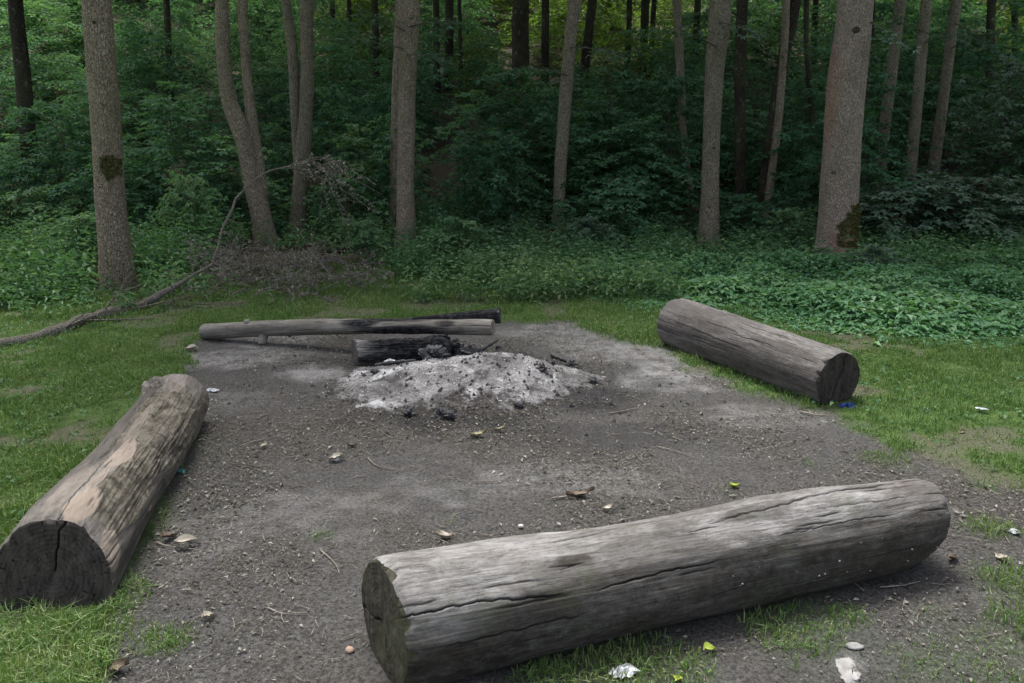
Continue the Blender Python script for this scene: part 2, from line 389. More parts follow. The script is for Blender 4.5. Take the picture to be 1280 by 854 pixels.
_tufts = [(1000, 782, .30), (1060, 770, .10), (200, 806, .12), (1108, 574, .16), (1240, 662, .14), (1262, 728, .16), (800, 838, .30), (1210, 600, .12),
          (1240, 850, .42), (1180, 846, .16), (690, 850, .16), (905, 612, .05), (1290, 790, .2), (100, 780, .25), (400, 672, .07), (560, 655, .04), (1010, 580, .06)]
TUFT = [(gp(a, b)[0], gp(a, b)[1], r) for a, b, r in _tufts]
def turf(x, y):
    """0 bare soil .. 1 grass"""
    sd = poly_sd(x, y) + .20*fbm(x*1.9, y*1.9, seed=21, oct=5) + .14*fbm(x*7, y*7, seed=25, oct=4)
    g = sstep(.10, -.14, sd)
    for a, b, r in TUFT:
        q = np.hypot(x-a, y-b)/r + .5*fbm(x*7, y*7, seed=33)
        g = np.maximum(g, .22*sstep(1.1, .35, q))
    return g
FIRE = gp(584, 482)[:2]
def slope_mask(x, y): return sstep(9.3, 10.8, y + .6*fbm(x*.6, y*.6, seed=41))

# ------------------------------------------------------------------ ground sheet
def axis(segs):
    a = [segs[0][0]]
    for x0, x1, st0, st1 in segs:
        x = x0
        while x < x1-1e-6:
            t = (x-x0)/(x1-x0); x = min(x1, x + st0*(st1/st0)**t); a.append(x)
    return np.array(a)
xs = axis([(-200, -30, 20, 3), (-30, -6, 2, .12), (-6, -3.4, .12, .03), (-3.4, 3.6, .03, .03), (3.6, 6.5, .03, .15), (6.5, 30, .15, 2), (30, 200, 3, 20)])
ys = axis([(-60, -2, 8, .4), (-2, 1.3, .4, .03), (1.3, 6.6, .022, .03), (6.6, 11, .03, .12), (11, 45, .15, .8), (45, 260, 1, 25)])
X, Y = np.meshgrid(xs, ys); nx, ny = len(xs), len(ys)
tf = turf(X, Y); sl = slope_mask(X, Y)
sd = poly_sd(X, Y)
near = sstep(9, 6, Y)*sstep(5.5, 4, np.abs(X))
Z = gz(X, Y) + near*(.0045*fbm(X*14, Y*14, seed=51, oct=4) + .006*(np.maximum(0, fbm(X*30, Y*30, seed=55, oct=2))**1.5)) + .012*tf*near
ff = np.hypot((X-FIRE[0])/1.0, (Y-FIRE[1])/.8)
def blob(px, py, rx, ry, k=.5, seed=70):
    c = gp(px, py); q = np.hypot((X-c[0])/rx, (Y-c[1])/ry) + k*fbm(X*4, Y*4, seed=seed, oct=5)
    return sstep(1.15, .45, q)
ash = np.maximum.reduce([blob(385, 466, .28, .22), .9*blob(290, 450, .5, .28, k=.9), .8*blob(330, 425, .45, .3, k=.8, seed=72), blob(880, 470, .55, .34, k=.9, seed=73), .9*blob(800, 440, .45, .35, k=.9, seed=74),
                         .6*blob(760, 430, .55, .5, seed=75), .85*blob(500, 492, .42, .22, seed=76), .45*blob(960, 520, .4, .25, seed=78), .55*blob(690, 415, .6, .4, seed=79),
                         .75*blob(1062, 832, .06, .09, seed=80), .35*blob(330, 650, .45, .35, k=1.1, seed=81), .4*blob(700, 600, .6, .22, k=1.1, seed=82), .3*blob(270, 500, .3, .3, seed=83)])
soot = np.maximum.reduce([.95*blob(570, 522, .70, .30, seed=84), .95*blob(715, 500, .50, .32, seed=85), .7*blob(610, 470, .95, .7, seed=86), .75*blob(450, 455, .45, .22, seed=87), .5*blob(760, 545, .7, .25, seed=88)])
i = np.arange(ny-1)[:, None]; j = np.arange(nx-1)[None, :]
Fq = np.stack([i*nx+j, i*nx+j+1, (i+1)*nx+j+1, (i+1)*nx+j], -1).reshape(-1, 4)
g = link('ground', mesh('ground', np.stack([X, Y, Z], -1), Fq, M['ground'], {'worn': sstep(.16, .42, fbm(X*2.3+7, Y*2.3, seed=119, oct=5)), 'turf': tf*(1-sl), 'slope': sl, 'ash': ash, 'soot': np.clip(soot*1.15, 0, 1)*(1-ash*.4)}, True))
tag(g, 'bare trodden soil of the clearing running into grass and the wooded slope', kind='structure')

# ------------------------------------------------------------------ logs
def log_object(name, A, B, rA, rB, mat, ends, label, seed, lumps=.03, cracks=(), stain_shades=(), bark_patch=(), fresh=(), burnt=(), n_th=420, step=.008,
               cat='log', group=None, cut=.0, bow=0.0, bumps=(), skew=(0, 0), tilt=(0, 0), checks=55):
    """A,B: axis end points. local x along the log from A; theta 0 = up, positive towards local +y"""
    A = np.array(A, float); B = np.array(B, float); ax = B-A; L = np.linalg.norm(ax); ax /= L
    sd_ = np.cross([0, 0, 1.0], ax); sd_ /= np.linalg.norm(sd_); up_ = np.cross(ax, sd_)
    m = int(L/step); u = np.linspace(0, L, m); th = np.linspace(0, 2*math.pi, n_th, endpoint=False)
    U, T = np.meshgrid(u, th, indexing='ij'); t = U/L
    R0 = rA + (rB-rA)*t
    cy, cz = np.sin(T), np.cos(T)
    q = (U*1.1, cy*R0*5, cz*R0*5)
    low = fbm(U*1.3, cy*1.1, cz*1.1, oct=3, seed=seed)
    gro = fbm(U*2.2, cy*9, cz*9, oct=4, seed=seed+3); grf = fbm(U*5, cy*30, cz*30, oct=3, seed=seed+7)
    R = R0*(1 + lumps*low + .4*lumps*fbm(U*4, cy*2.2, cz*2.2, oct=3, seed=seed+2) + .014*gro + .006*grf)
    at = {k: np.zeros_like(U) for k in ('crack', 'stain_shade', 'bark', 'fresh', 'burnt')}
    def angd(a): return np.abs((T-a+math.pi) % (2*math.pi)-math.pi)
    for pts, w, dep in cracks:          # long drying pts (u, theta) polyline along the log
        pu = np.array([p[0]*L for p in pts]); pa = np.array([p[1] for p in pts])
        a = np.interp(U, pu, pa) + .03*fbm(U*5, 0, seed=seed+11) + .03*fbm(U*40, 3, seed=seed+12)
        along = sstep(pu[0]-.02, pu[0]+.05, U)*sstep(pu[-1]+.02, pu[-1]-.12, U) if pu[0] > .01 else sstep(pu[-1]+.02, pu[-1]-.12, U)
        if pu[-1] > L-.01: along = sstep(pu[0]-.02, pu[0]+.1, U)
        along = along*sstep(-.35, .0, fbm(U*3.5, pa[0]*5, seed=seed+14))
        g_ = np.exp(-((angd(a)*R0/(.42*w*(.4+.6*along)*(1+.7*fbm(U*12, 9, seed=seed+13))))**2))*along
        R = R - .8*dep*g_; at['crack'] = np.maximum(at['crack'], np.clip(g_*1.4, 0, 1))
    rc = np.random.default_rng(seed+5)
    for _ in range(checks):
        u0 = rc.uniform(0, L); a0 = rc.uniform(-math.pi, math.pi); ln = rc.uniform(.03, .16)
        i0, i1 = max(0, int((u0-ln)/step)), min(m, int((u0+ln)/step)+1)
        sl_ = slice(i0, i1); Us = U[sl_]; aa = a0 + .12*fbm(Us*4, a0*9, seed=seed+6); ad = np.abs((T[sl_]-aa+math.pi) % (2*math.pi)-math.pi)
        g_ = np.exp(-(ad*R0[sl_]/.0028)**2)*sstep(1, .4, np.abs(Us-u0)/ln)
        R[sl_] -= .0045*g_; at['crack'][sl_] = np.maximum(at['crack'][sl_], g_*rc.uniform(.4, .95))
    for uu, a, wu, wt, amt in bumps:
        R = R + amt*np.exp(-((U-uu*L)/wu)**2 - (angd(a)*R0/wt)**2)*(1+.25*gro)
    for key, lst in (('stain_shade', stain_shades), ('bark', bark_patch), ('fresh', fresh), ('burnt', burnt)):
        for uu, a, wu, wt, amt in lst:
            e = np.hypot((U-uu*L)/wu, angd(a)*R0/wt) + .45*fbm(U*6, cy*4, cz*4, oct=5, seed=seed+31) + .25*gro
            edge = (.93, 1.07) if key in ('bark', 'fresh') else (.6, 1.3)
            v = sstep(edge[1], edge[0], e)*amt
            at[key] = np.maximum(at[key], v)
            if key == 'bark': R = R + .006*v*(1+.6*grf)
            if key == 'fresh': at['bark'] = at['bark']*(1-v)
            if key == 'burnt': R = R*(1 - .05*v*(1+gro) + .03*v*np.round(2*fbm(U*14, cy*6, cz*6, seed=seed+40)))
    at['fresh'] *= (1-at['bark'])
    Rv = np.minimum(1, 1 - .035*np.exp(-(U/.012)**2) - .035*np.exp(-((L-U)/.012)**2)); R = R*Rv
    chip = sstep(.045, 0, U)*np.maximum(0, fbm(T*4, 1, seed=seed+71, oct=4)) - sstep(.045, 0, L-U)*np.maximum(0, fbm(T*4, 5, seed=seed+72, oct=4))
    sk = (tilt[0]*(1-t)**6*cz + tilt[1]*t**6*cz + skew[0]*(1-t)**6*cy + skew[1]*t**6*cy)*R0 + .035*chip + .004*fbm(T*3, t*0, seed=seed+50)
    V = np.stack([U + sk, R*cy, R*cz + bow*np.sin(math.pi*t)*R0], -1)
    ii = np.arange(m-1)[:, None]; jj = np.arange(n_th)[None, :]
    Fq = np.stack([ii*n_th+jj, ii*n_th+(jj+1) % n_th, (ii+1)*n_th+(jj+1) % n_th, (ii+1)*n_th+jj], -1).reshape(-1, 4)
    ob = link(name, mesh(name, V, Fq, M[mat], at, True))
    ob.matrix_world = Matrix([[ax[0], sd_[0], up_[0], A[0]], [ax[1], sd_[1], up_[1], A[1]], [ax[2], sd_[2], up_[2], A[2]], [0, 0, 0, 1]])
    if label: tag(ob, label, cat, group)
    for side, emat, ecracks in ends:
        ring = V[0] if side == 0 else V[-1]; ci = 0 if side == 0 else -1; ringS = ring.copy(); ringS[:, 0] -= .035*chip[ci] + .004*fbm(T[ci]*3, 0, seed=seed+50)
        c = ringS.mean(0); nr = 26; rr = np.linspace(1, 0, nr)**.8; sgn = -1 if side == 0 else 1
        E = c + (ringS[None]-c)*rr[:, None, None]
        dn = .006*fbm(E[..., 1]*22, E[..., 2]*22, seed=seed+60, oct=5)*(1-rr[:, None]**8)
        cr = np.zeros(E.shape[:2])
        for a, w, dep, r1 in ecracks:
            TT = np.broadcast_to(th[None], cr.shape); RRr = rr[:, None]*R0[0, 0]
            aw = a + .25*fbm(RRr*14, 0, seed=seed+61+int(a*10))
            dd = np.abs((TT-aw+math.pi) % (2*math.pi)-math.pi)*RRr
            cr = np.maximum(cr, np.exp(-(dd/w)**2)*sstep(r1, r1+.15, rr[:, None])) if False else np.maximum(cr, np.exp(-(dd/w)**2)*(rr[:, None] > r1)*(rr[:, None] > .03))
        E[..., 0] += sgn*(dn + .002) - sgn*cr*.018
        E[0] = ring
        k = np.arange(nr-1)[:, None]
        f = np.stack([k*n_th+jj, k*n_th+(jj+1) % n_th, (k+1)*n_th+(jj+1) % n_th, (k+1)*n_th+jj], -1).reshape(-1, 4)
        if side == 1: f = f[:, ::-1]
        link('cut_face', mesh('cut_face', E.reshape(-1, 3), f, M[emat], {'crack': cr}, True), ob)
    return ob
def axis_pt(x, y, r, sink=.03): return (x, y, float(gz(x, y)) + r - sink)

# front log: weathered silver-grey, lower side dark with painted shade and staining, long drying cracks
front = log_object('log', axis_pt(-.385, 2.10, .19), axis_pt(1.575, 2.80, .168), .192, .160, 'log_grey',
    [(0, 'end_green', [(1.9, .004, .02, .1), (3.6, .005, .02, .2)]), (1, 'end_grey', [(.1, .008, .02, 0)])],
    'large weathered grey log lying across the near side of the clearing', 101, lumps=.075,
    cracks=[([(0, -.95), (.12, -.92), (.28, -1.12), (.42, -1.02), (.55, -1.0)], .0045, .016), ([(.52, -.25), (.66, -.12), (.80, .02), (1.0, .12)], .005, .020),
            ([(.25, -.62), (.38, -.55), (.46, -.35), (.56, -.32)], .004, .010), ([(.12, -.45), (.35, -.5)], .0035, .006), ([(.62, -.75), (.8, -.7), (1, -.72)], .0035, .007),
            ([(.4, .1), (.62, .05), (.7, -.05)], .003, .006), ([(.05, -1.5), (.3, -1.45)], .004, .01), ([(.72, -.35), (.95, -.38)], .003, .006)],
    stain_shades=[(.5, -2.05, 2.6, .185, 1.0), (.75, -1.45, .5, .07, 1.0), (.22, -1.35, .16, .05, .9), (.62, -.15, .15, .03, .6), (.86, .1, .12, .03, .6), (.30, -1.35, .42, .10, .9), (.75, -1.75, .8, .16, 1.0), (.36, -1.05, .26, .035, .9), (.60, -1.02, .25, .04, 1.0), (.15, -1.95, .5, .16, .8), (.93, -1.15, .18, .07, .9), (.28, -.5, .07, .025, .9), (.4, -2.5, 1.6, .25, .9)],
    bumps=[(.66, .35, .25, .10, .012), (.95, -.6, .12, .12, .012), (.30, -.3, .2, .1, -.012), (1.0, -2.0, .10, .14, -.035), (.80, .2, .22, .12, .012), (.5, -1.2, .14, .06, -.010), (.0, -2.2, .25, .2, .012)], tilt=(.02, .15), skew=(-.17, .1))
# pale snails / lichen dots on its flank are one cluster of specks: real lumps
def surface_specks(ob, n, u0, u1, a0, a1, size, mat, seed, name):
    r_ = np.random.default_rng(seed); me = ob.data; co = np.empty(len(me.vertices)*3, np.float32); me.vertices.foreach_get('co', co); co = co.reshape(-1, 3)
    L = co[:, 0].max(); ang = np.arctan2(co[:, 1], co[:, 2]); ok = np.where((co[:, 0] > u0*L) & (co[:, 0] < u1*L) & (ang > a0) & (ang < a1))[0]
    parts = []
    for k in r_.choice(ok, n):
        s = size*r_.uniform(.4, 1.3); parts.append(rock(co[k], s, s*.8, s*.6, int(r_.integers(999)), 6, 4))
    V, f, a = cat_meshes(parts); return link(name, mesh(name, V, f, mat, smooth=True), ob)
def rock(c, rx, ry, rz, seed, n=12, m=8, rough=.25):
    th = np.linspace(0, 2*math.pi, n, endpoint=False); ph = np.linspace(.02, math.pi-.02, m)
    T, Pp = np.meshgrid(th, ph, indexing='ij'); d = np.stack([np.sin(Pp)*np.cos(T), np.sin(Pp)*np.sin(T), np.cos(Pp)], -1)
    k = 1 + rough*fbm(d[..., 0]*1.6+seed, d[..., 1]*1.6, d[..., 2]*1.6, seed=seed, oct=3)*1.6
    V = (np.asarray(c) + d*k[..., None]*np.array([rx, ry, rz])).reshape(-1, 3)
    i = np.arange(n)[:, None]; j = np.arange(m-1)[None]
    f = np.stack([i*m+j, i*m+j+1, ((i+1) % n)*m+j+1, ((i+1) % n)*m+j], -1).reshape(-1, 4)
    return V, [f], {}
surface_specks(front, 16, .52, .97, -1.95, -1.1, .004, M['pale_stone'], 5, 'fungus_specks')['kind'] = 'stuff'

left = log_object('log', axis_pt(-1.565, 2.43, .185, .075), axis_pt(-1.86, 4.24, .165, .04), .192, .160, 'log_left',
    [(0, 'end_dark', [(-.25, .0028, .02, .1), (3.3, .0025, .01, .45)]), (1, 'end_grey', [(1, .005, .01, .2)])],
    'log with peeling bark and pink bare patches at the edge of the grass', 211, lumps=.13,
    cracks=[([(0, -.12), (.15, -.1), (.3, -.02), (.45, 0)], .004, .010), ([(.05, .6), (.5, .5), (.8, .4)], .005, .008), ([(.3, .25), (.6, .2)], .003, .006), ([(.0, .95), (.3, .9)], .003, .006)],
    bark_patch=[(.24, -.85, .36, .105, 1), (.60, -.75, .55, .14, 1), (.75, -1.6, .6, .10, .9), (.72, -.2, .22, .07, .9)],
    fresh=[(.07, -.30, .13, .05, 1), (.36, -.28, .17, .055, .9), (.03, -1.25, .06, .06, .9), (.86, -.3, .10, .05, .5), (.56, -.05, .2, .025, .5), (.2, -.25, .18, .02, .8), (.16, .15, .22, .04, .35)],
    stain_shades=[(.4, .9, 1.0, .16, .7), (.7, .4, .35, .07, .8), (.35, -1.75, 1.0, .06, .8)],
    bumps=[(.85, .15, .09, .06, .075), (.83, .12, .03, .028, -.045), (.7, -.9, .3, .1, .018), (.15, .8, .3, .1, .015), (.45, 0, .25, .15, -.016), (.1, -.4, .2, .1, .01)], tilt=(.25, .1))
kV, kf, _ = rock((0, 0, 0), .085, .07, .05, 77, 48, 32, .35); kV[:, 2] += .02*fbm(kV[:, 0]*30, kV[:, 1]*30, kV[:, 2]*30, seed=78)
kn = link('knot', mesh('knot', kV, kf, M['log_left'], {'bark': np.clip(.5+2*fbm(kV[:, 0]*25, kV[:, 1]*25, seed=79), 0, 1)}, True), left, (1.55, .03, .15))
right = log_object('log', axis_pt(1.935, 4.52, .185), axis_pt(1.255, 5.93, .195), .176, .193, 'log_brown',
    [(0, 'end_dark', [(-.35, .005, .02, 0), (2.7, .004, .02, .1)]), (1, 'end_grey', [])],
    'brown weathered log beside the green ground cover, cracked dark end towards the grass', 307, lumps=.06,
    cracks=[([(.1, .3), (.4, .35), (.7, .3)], .004, .008), ([(0, .9), (.3, .85), (.6, .95)], .004, .009), ([(.4, 1.3), (.9, 1.2)], .004, .008), ([(.1, 0), (.5, -.05), (1, .1)], .004, .007)],
    stain_shades=[(.5, 1.6, 1.2, .10, .8), (.2, .8, .3, .05, .7), (.7, .9, .3, .05, .7)], bumps=[(.75, .9, .08, .05, -.008), (.3, 0, .1, .05, .01)], tilt=(.0, .04))

# ------------------------------------------------------------------ fire place
def W(px, py, Y): return at_depth(px, py, Y)
a = gp(442, 458); short_r = .096
zs = float(gz(0, 5.3))
shortlog = log_object('log', (a[0], a[1]+.05, zs+short_r-.01), (a[0]+.66, a[1]+.17, zs+short_r-.005), .098, .082, 'log_grey',
    [(0, 'end_grey', [(.4, .004, .01, .1), (3.6, .003, .01, .3)]), (1, 'char', [])],
    'short thick log charred black on its side, propping the long pole by the ashes', 401, lumps=.06,
    burnt=[(.78, 0, .36, .9, 1), (.50, -.5, .3, .14, 1), (.32, .2, .2, .07, .9), (.2, -1.9, .2, .04, .9)], n_th=200, skew=(-.25, 0), bumps=[(.5, -.4, .05, .04, .015), (.7, -.8, .05, .05, -.02), (.85, -.2, .06, .06, .02)])
Yp = a[1]+.13
PA = hit(256, 424); PB = W(616, 410, Yp-.02)
PA[2] = float(gz(PA[0], PA[1])) + .055+.01; PB[2] = W(616, 409, Yp-.02)[2]
pole = log_object('log', tuple(PA), tuple(PB), .061, .056, 'pole_wood',
    [(0, 'end_grey', []), (1, 'end_pale', [(.5, .003, .01, .2)])],
    'long pale pole with stubs, scorched in the middle, lying over the short charred log', 433, lumps=.10, bow=.35,
    burnt=[(.58, -.9, .16, .05, 1), (.68, .1, .34, .05, 1), (.50, .3, .12, .03, .9), (.86, -.9, .08, .03, .8), (.70, math.pi, .4, .08, 1), (.85, .3, .2, .03, .9), (.72, -2.2, .4, .05, 1)], stain_shades=[(.2, -1.3, .3, .04, .7)], n_th=120)
for (t_, ang, ln, r0, r1) in ((.17, -.2, .034, .036, .020), (.225, -2.6, .06, .040, .028), (.30, 2.4, .03, .018, .012)):   # branch stubs
    Lp = np.linalg.norm(PB-PA); d = np.array([.1, math.sin(ang), math.cos(ang)]); s0 = np.array([t_*Lp, 0, 0])
    pts = s0 + np.outer(np.linspace(.02, .055+ln, 7), d)
    V, f, _ = tube(pts, np.linspace(r0, r1, 7), 14, True, .3, 20, 3)
    z0 = np.zeros(len(V)); link('stub', mesh('stub', V, f, M['pole_wood'], {k: z0 for k in ('crack', 'stain_shade', 'bark', 'fresh', 'burnt')}, True), pole)
p0 = W(515, 402, Yp+.14); p1 = W(625, 395, Yp+.10)
p0[2] = p1[2] - .035
log_object('log', tuple(p0), tuple(p1), .016, .058, 'log_grey', [(0, 'char', []), (1, 'char', [(0, .003, .01, 0)])],
    'blackened stick resting behind the pale end of the long pole', 457, lumps=.10, burnt=[(.5, 0, 2, 2, 1)], n_th=100)

# ash heap: low mound with ragged edge
hx = np.arange(-1.05, 1.05, .009); hy = np.arange(-.75, .75, .009); HX, HY = np.meshgrid(hx, hy)
gx, gy = HX+FIRE[0], HY+FIRE[1]
q = np.hypot((HX+.04)/.90, HY/.60) + .38*fbm(gx*2.6, gy*2.6, seed=501, oct=6, gain=.6)
prof = .12*np.clip(1-q, 0, 1)**.8 + .125*np.exp(-((HX-.24)/.34)**2 - ((HY-.08)/.25)**2)*sstep(1.1, .7, q) + .03*np.exp(-((HX+.35)/.25)**2-((HY-.12)/.2)**2)*sstep(1.1, .7, q)
rel = .011*fbm(gx*9, gy*9, seed=503, oct=5) + .006*np.maximum(0, fbm(gx*26, gy*26, seed=507, oct=3)) + .004*fbm(gx*60, gy*60, seed=509, oct=2)
HZ = gz(gx, gy) - .012 + prof + rel*sstep(1.08, .85, q) - .03*sstep(.98, 1.1, q)
keep = (q < 1.12)
nxh = len(hx); ii = np.arange(len(hy)-1)[:, None]; jj = np.arange(nxh-1)[None]
f = np.stack([ii*nxh+jj, ii*nxh+jj+1, (ii+1)*nxh+jj+1, (ii+1)*nxh+jj], -1).reshape(-1, 4)
f = f[keep.ravel()[f].all(1)]
used = np.zeros(keep.size, bool); used[f.ravel()] = True; remap = np.cumsum(used)-1
Vh = np.stack([gx, gy, HZ], -1).reshape(-1, 3)[used]
edge = np.clip(sstep(.62, 1.15, q) + .8*np.exp(-((HX+.05)/.35)**2-((HY-.42)/.12)**2) + .6*np.exp(-((HX-.1)/.4)**2-((HY+.38)/.14)**2), 0, 1).ravel()[used]
h = link('ash_heap', mesh('ash_heap', Vh, remap[f], M['ash'], {'edge': edge}, True))
tag(h, 'heap of pale wood ash in the middle of the clearing beside the burnt logs', 'ash heap')
def heap_z(x, y):
    i_ = int(np.clip((y-FIRE[1]+.75)/.009, 0, len(hy)-1)); j_ = int(np.clip((x-FIRE[0]+1.05)/.009, 0, len(hx)-1))
    return max(float(gz(x, y)), float(HZ[i_, j_])) if keep[i_, j_] else float(gz(x, y))

chunk_px = [(562, 437, .085, 'largest charred lump against the end of the short burnt log'), (542, 450, .07, 'charred stump of wood sticking out of the ash by the short log'),
    (584, 444, .06, 'small charred lump between the short log and the top of the ash heap'), (714, 449, .03, 'charcoal lump just past the pale crest of the ash heap'),
    (740, 474, .025, 'charcoal lump lying farthest to the side of the ash heap'), (693, 458, .025, 'charred knob on the pale flank of the ash heap'),
    (512, 512, .03, 'charcoal lump at the near foot of the ash heap below the white ash'), (556, 516, .035, 'pair-sized charcoal lump at the near foot of the ash heap'),
    (622, 428, .018, 'tiny charred knob on the ground behind the crest of the heap'), (470, 470, .022, 'charred scrap beside the foot of the short log'),
    (648, 505, .02, 'thin black scrap on sooty soil in front of the heap'), (677, 476, .03, 'charred lump half buried in the pale slope of the heap')]
for k, (px, py, r, lab) in enumerate(chunk_px):
    p = gp(px, py+8); V, f, _ = rock((0, 0, 0), r*1.3, r, r*.9, 600+k, 40, 28, .8); V = V*(1+.30*fbm(V[:, 0]/r*2.2, V[:, 1]/r*2.2, V[:, 2]/r*2.2, seed=650+k, oct=4))[:, None]
    o = link('charred_lump', mesh('charred_lump', V, f, M['char'])); o.location = (p[0], p[1], heap_z(p[0], p[1])+r*.35); o.rotation_euler = (0, 0, k*1.3)
    tag(o, lab, 'charcoal', 'charred lumps around the ash heap')

for k, (x0, y0, x1, y1, r0, lab) in enumerate(((500, 448, 560, 430, .022, 'burnt stick leaning on the ash beside the short log'), (590, 452, 622, 436, .018, 'burnt stick end poking out of the back of the ash heap'),
        (690, 446, 722, 458, .016, 'short charred stick past the crest of the ash heap'), (470, 462, 520, 470, .014, 'charred stick lying on the ash below the short log'))):
    p0, p1 = gp(x0, y0), gp(x1, y1)
    for p in (p0, p1): p[2] = heap_z(p[0], p[1]) + r0*1.2
    if k < 2: p1[2] += .05
    c = p0.copy(); L3 = resample(np.stack([p0, (p0+p1)/2+rng.normal(size=3)*.008, p1]), .012)
    V, f, _ = tube(L3-c, r0*(1-.5*np.linspace(0, 1, len(L3))**2), 14, True, .7, 45, 900+k)
    o = link('charred_stick', mesh('charred_stick', V, f, M['char'])); o.location = tuple(c); tag(o, lab, 'charred stick', 'burnt sticks in the ash')

# ------------------------------------------------------------------ loose litter as masses nobody could count
def in_view(x, y, z=0, m=60):
    px, py = project(np.stack([x, y, np.broadcast_to(z, x.shape)], -1)); return (px > -m) & (px < 1280+m) & (py < 854+m) & (y > 1.0)
def under_log(x, y):
    r = np.zeros(x.shape, bool)
    for a, b, rr in (((-.385, 2.10), (1.575, 2.80), .13), ((-1.5, 2.46), (-1.83, 4.22), .12), ((1.935, 4.52), (1.255, 5.93), .12)):
        a = np.array(a); b = np.array(b); e = b-a; t = np.clip(((x-a[0])*e[0]+(y-a[1])*e[1])/(e@e), 0, 1)
        r |= np.hypot(x-a[0]-t*e[0], y-a[1]-t*e[1]) < rr
    return r
n = 560000
x = rng.uniform(-3, 5, n); y = 1.2 + 6.2*rng.random(n)**1.3
clump = fbm(x*2.2, y*2.2, seed=91, oct=4)
k = in_view(x, y) & (poly_sd(x, y) > -.1-2*(rng.random(n) < .03)) & ~under_log(x, y) & (clump*1.6 + rng.uniform(-.5, .5, n) > .08) & (np.hypot((x-FIRE[0])/.85, (y-FIRE[1])/.5) > 1)
x, y = x[k], y[k]; n = len(x)
D = np.stack([rng.normal(size=n), rng.normal(size=n), rng.normal(size=n)*.12], 1); N = np.stack([rng.normal(size=n)*.35, rng.normal(size=n)*.35, np.ones(n)], 1)
Ls = (.008 + .026*rng.random(n)**4.5)*(.55+.45*sstep(1.5, 3.6, y)); Wd = Ls*rng.choice([.12, .25, .5], n, p=[.5, .32, .18])
V, f, at = leaves(np.stack([x, y, gz(x, y)+.007+.004*rng.random(n)], 1), D, N, Ls, Wd, np.where(rng.random(n) < .35, rng.random(n)*.2, rng.random(n)), droop=.1, fold=.25)
tag(link('litter', mesh('litter', V, f, M['dry_leaf'], at)), 'small wood chips and leaf crumbs strewn over the bare soil', 'litter', kind='stuff')
n = 5200; x = rng.uniform(-2.8, 4.8, n); y = 1.2+5.9*rng.random(n)**1.2
k = in_view(x, y) & (poly_sd(x, y) > -.35) & ~under_log(x, y) & (fbm(x*1.8, y*1.8, seed=93, oct=4) > rng.uniform(-.5, .3, n)) & (np.hypot((x-FIRE[0])/.85, (y-FIRE[1])/.5) > 1); parts = []
for a_, b_ in zip(x[k], y[k]):
    t_ = rng.uniform(0, 6.3); l_ = rng.uniform(.015, .07); d_ = np.array([math.cos(t_), math.sin(t_), rng.normal()*.08]); q_ = np.array([a_, b_, 0]); m_ = q_+d_*l_*.5+[rng.normal()*l_*.08, rng.normal()*l_*.08, 0]; e_ = q_+d_*l_
    L3 = np.stack([q_, m_, e_]); rr_ = rng.uniform(.0007, .002); L3[:, 2] = float(gz(a_, b_))+.008+rr_; parts.append(tube(L3, [rr_, rr_, rr_*.6], 4, False))
V, f, _ = cat_meshes(parts); tag(link('twig_litter', mesh('twig_litter', V, f, M['stick'])), 'tiny broken twigs and needles strewn over the bare soil', 'litter', kind='stuff')
# gravel crumbs
n = 3500; x = rng.uniform(-2.6, 4.5, n); y = 1.2+5.8*rng.random(n)**1.3
k = in_view(x, y) & (poly_sd(x, y) > 0) & ~under_log(x, y); x, y = x[k], y[k]; n = len(x)
sz = .0018 + .006*rng.random(n)**4
base = np.array([[1, 0, 0], [-1, 0, 0], [0, 1, 0], [0, -1, 0], [0, 0, 1], [0, 0, -1]], float)
V = np.stack([x, y, gz(x, y)+.004], 1)[:, None] + base[None]*sz[:, None, None]*rng.uniform(.6, 1.3, (n, 6, 1))
of = np.array([[0, 2, 4], [2, 1, 4], [1, 3, 4], [3, 0, 4], [2, 0, 5], [1, 2, 5], [3, 1, 5], [0, 3, 5]])
tag(link('gravel', mesh('gravel', V.reshape(-1, 3), (np.arange(n)[:, None, None]*6+of).reshape(-1, 3), M['stone'])), 'fine grit and soil crumbs on the bare ground', 'gravel', kind='stuff')
# charcoal crumbs around the fire
n = 1300; x = FIRE[0]+.05+rng.normal(size=n)*.62; y = FIRE[1]-.08+rng.normal(size=n)*.36; sz = .003+.012*rng.random(n)**4
z = np.array([heap_z(a, b) for a, b in zip(x, y)])
V = np.stack([x, y, z+sz*.3], 1)[:, None] + base[None]*sz[:, None, None]*rng.uniform(.4, 1.5, (n, 6, 1))
tag(link('charcoal_debris', mesh('charcoal_debris', V.reshape(-1, 3), (np.arange(n)[:, None, None]*6+of).reshape(-1, 3), M['char'])), 'black charcoal crumbs scattered over and around the ash', 'charcoal', kind='stuff')
n = 1100; x = FIRE[0]-.1+rng.normal(size=n)*.38; y = FIRE[1]-.02+rng.normal(size=n)*.22; sz = .002+.005*rng.random(n)**3
z = np.array([heap_z(a, b) for a, b in zip(x, y)])
V = np.stack([x, y, z+sz*.2], 1)[:, None] + base[None]*sz[:, None, None]*rng.uniform(.4, 1.5, (n, 6, 1))
tag(link('ash_debris', mesh('ash_debris', V.reshape(-1, 3), (np.arange(n)[:, None, None]*6+of).reshape(-1, 3), M['pale_stone'])), 'white crumbs of burnt clay and bone ash on the heap', 'ash', kind='stuff')

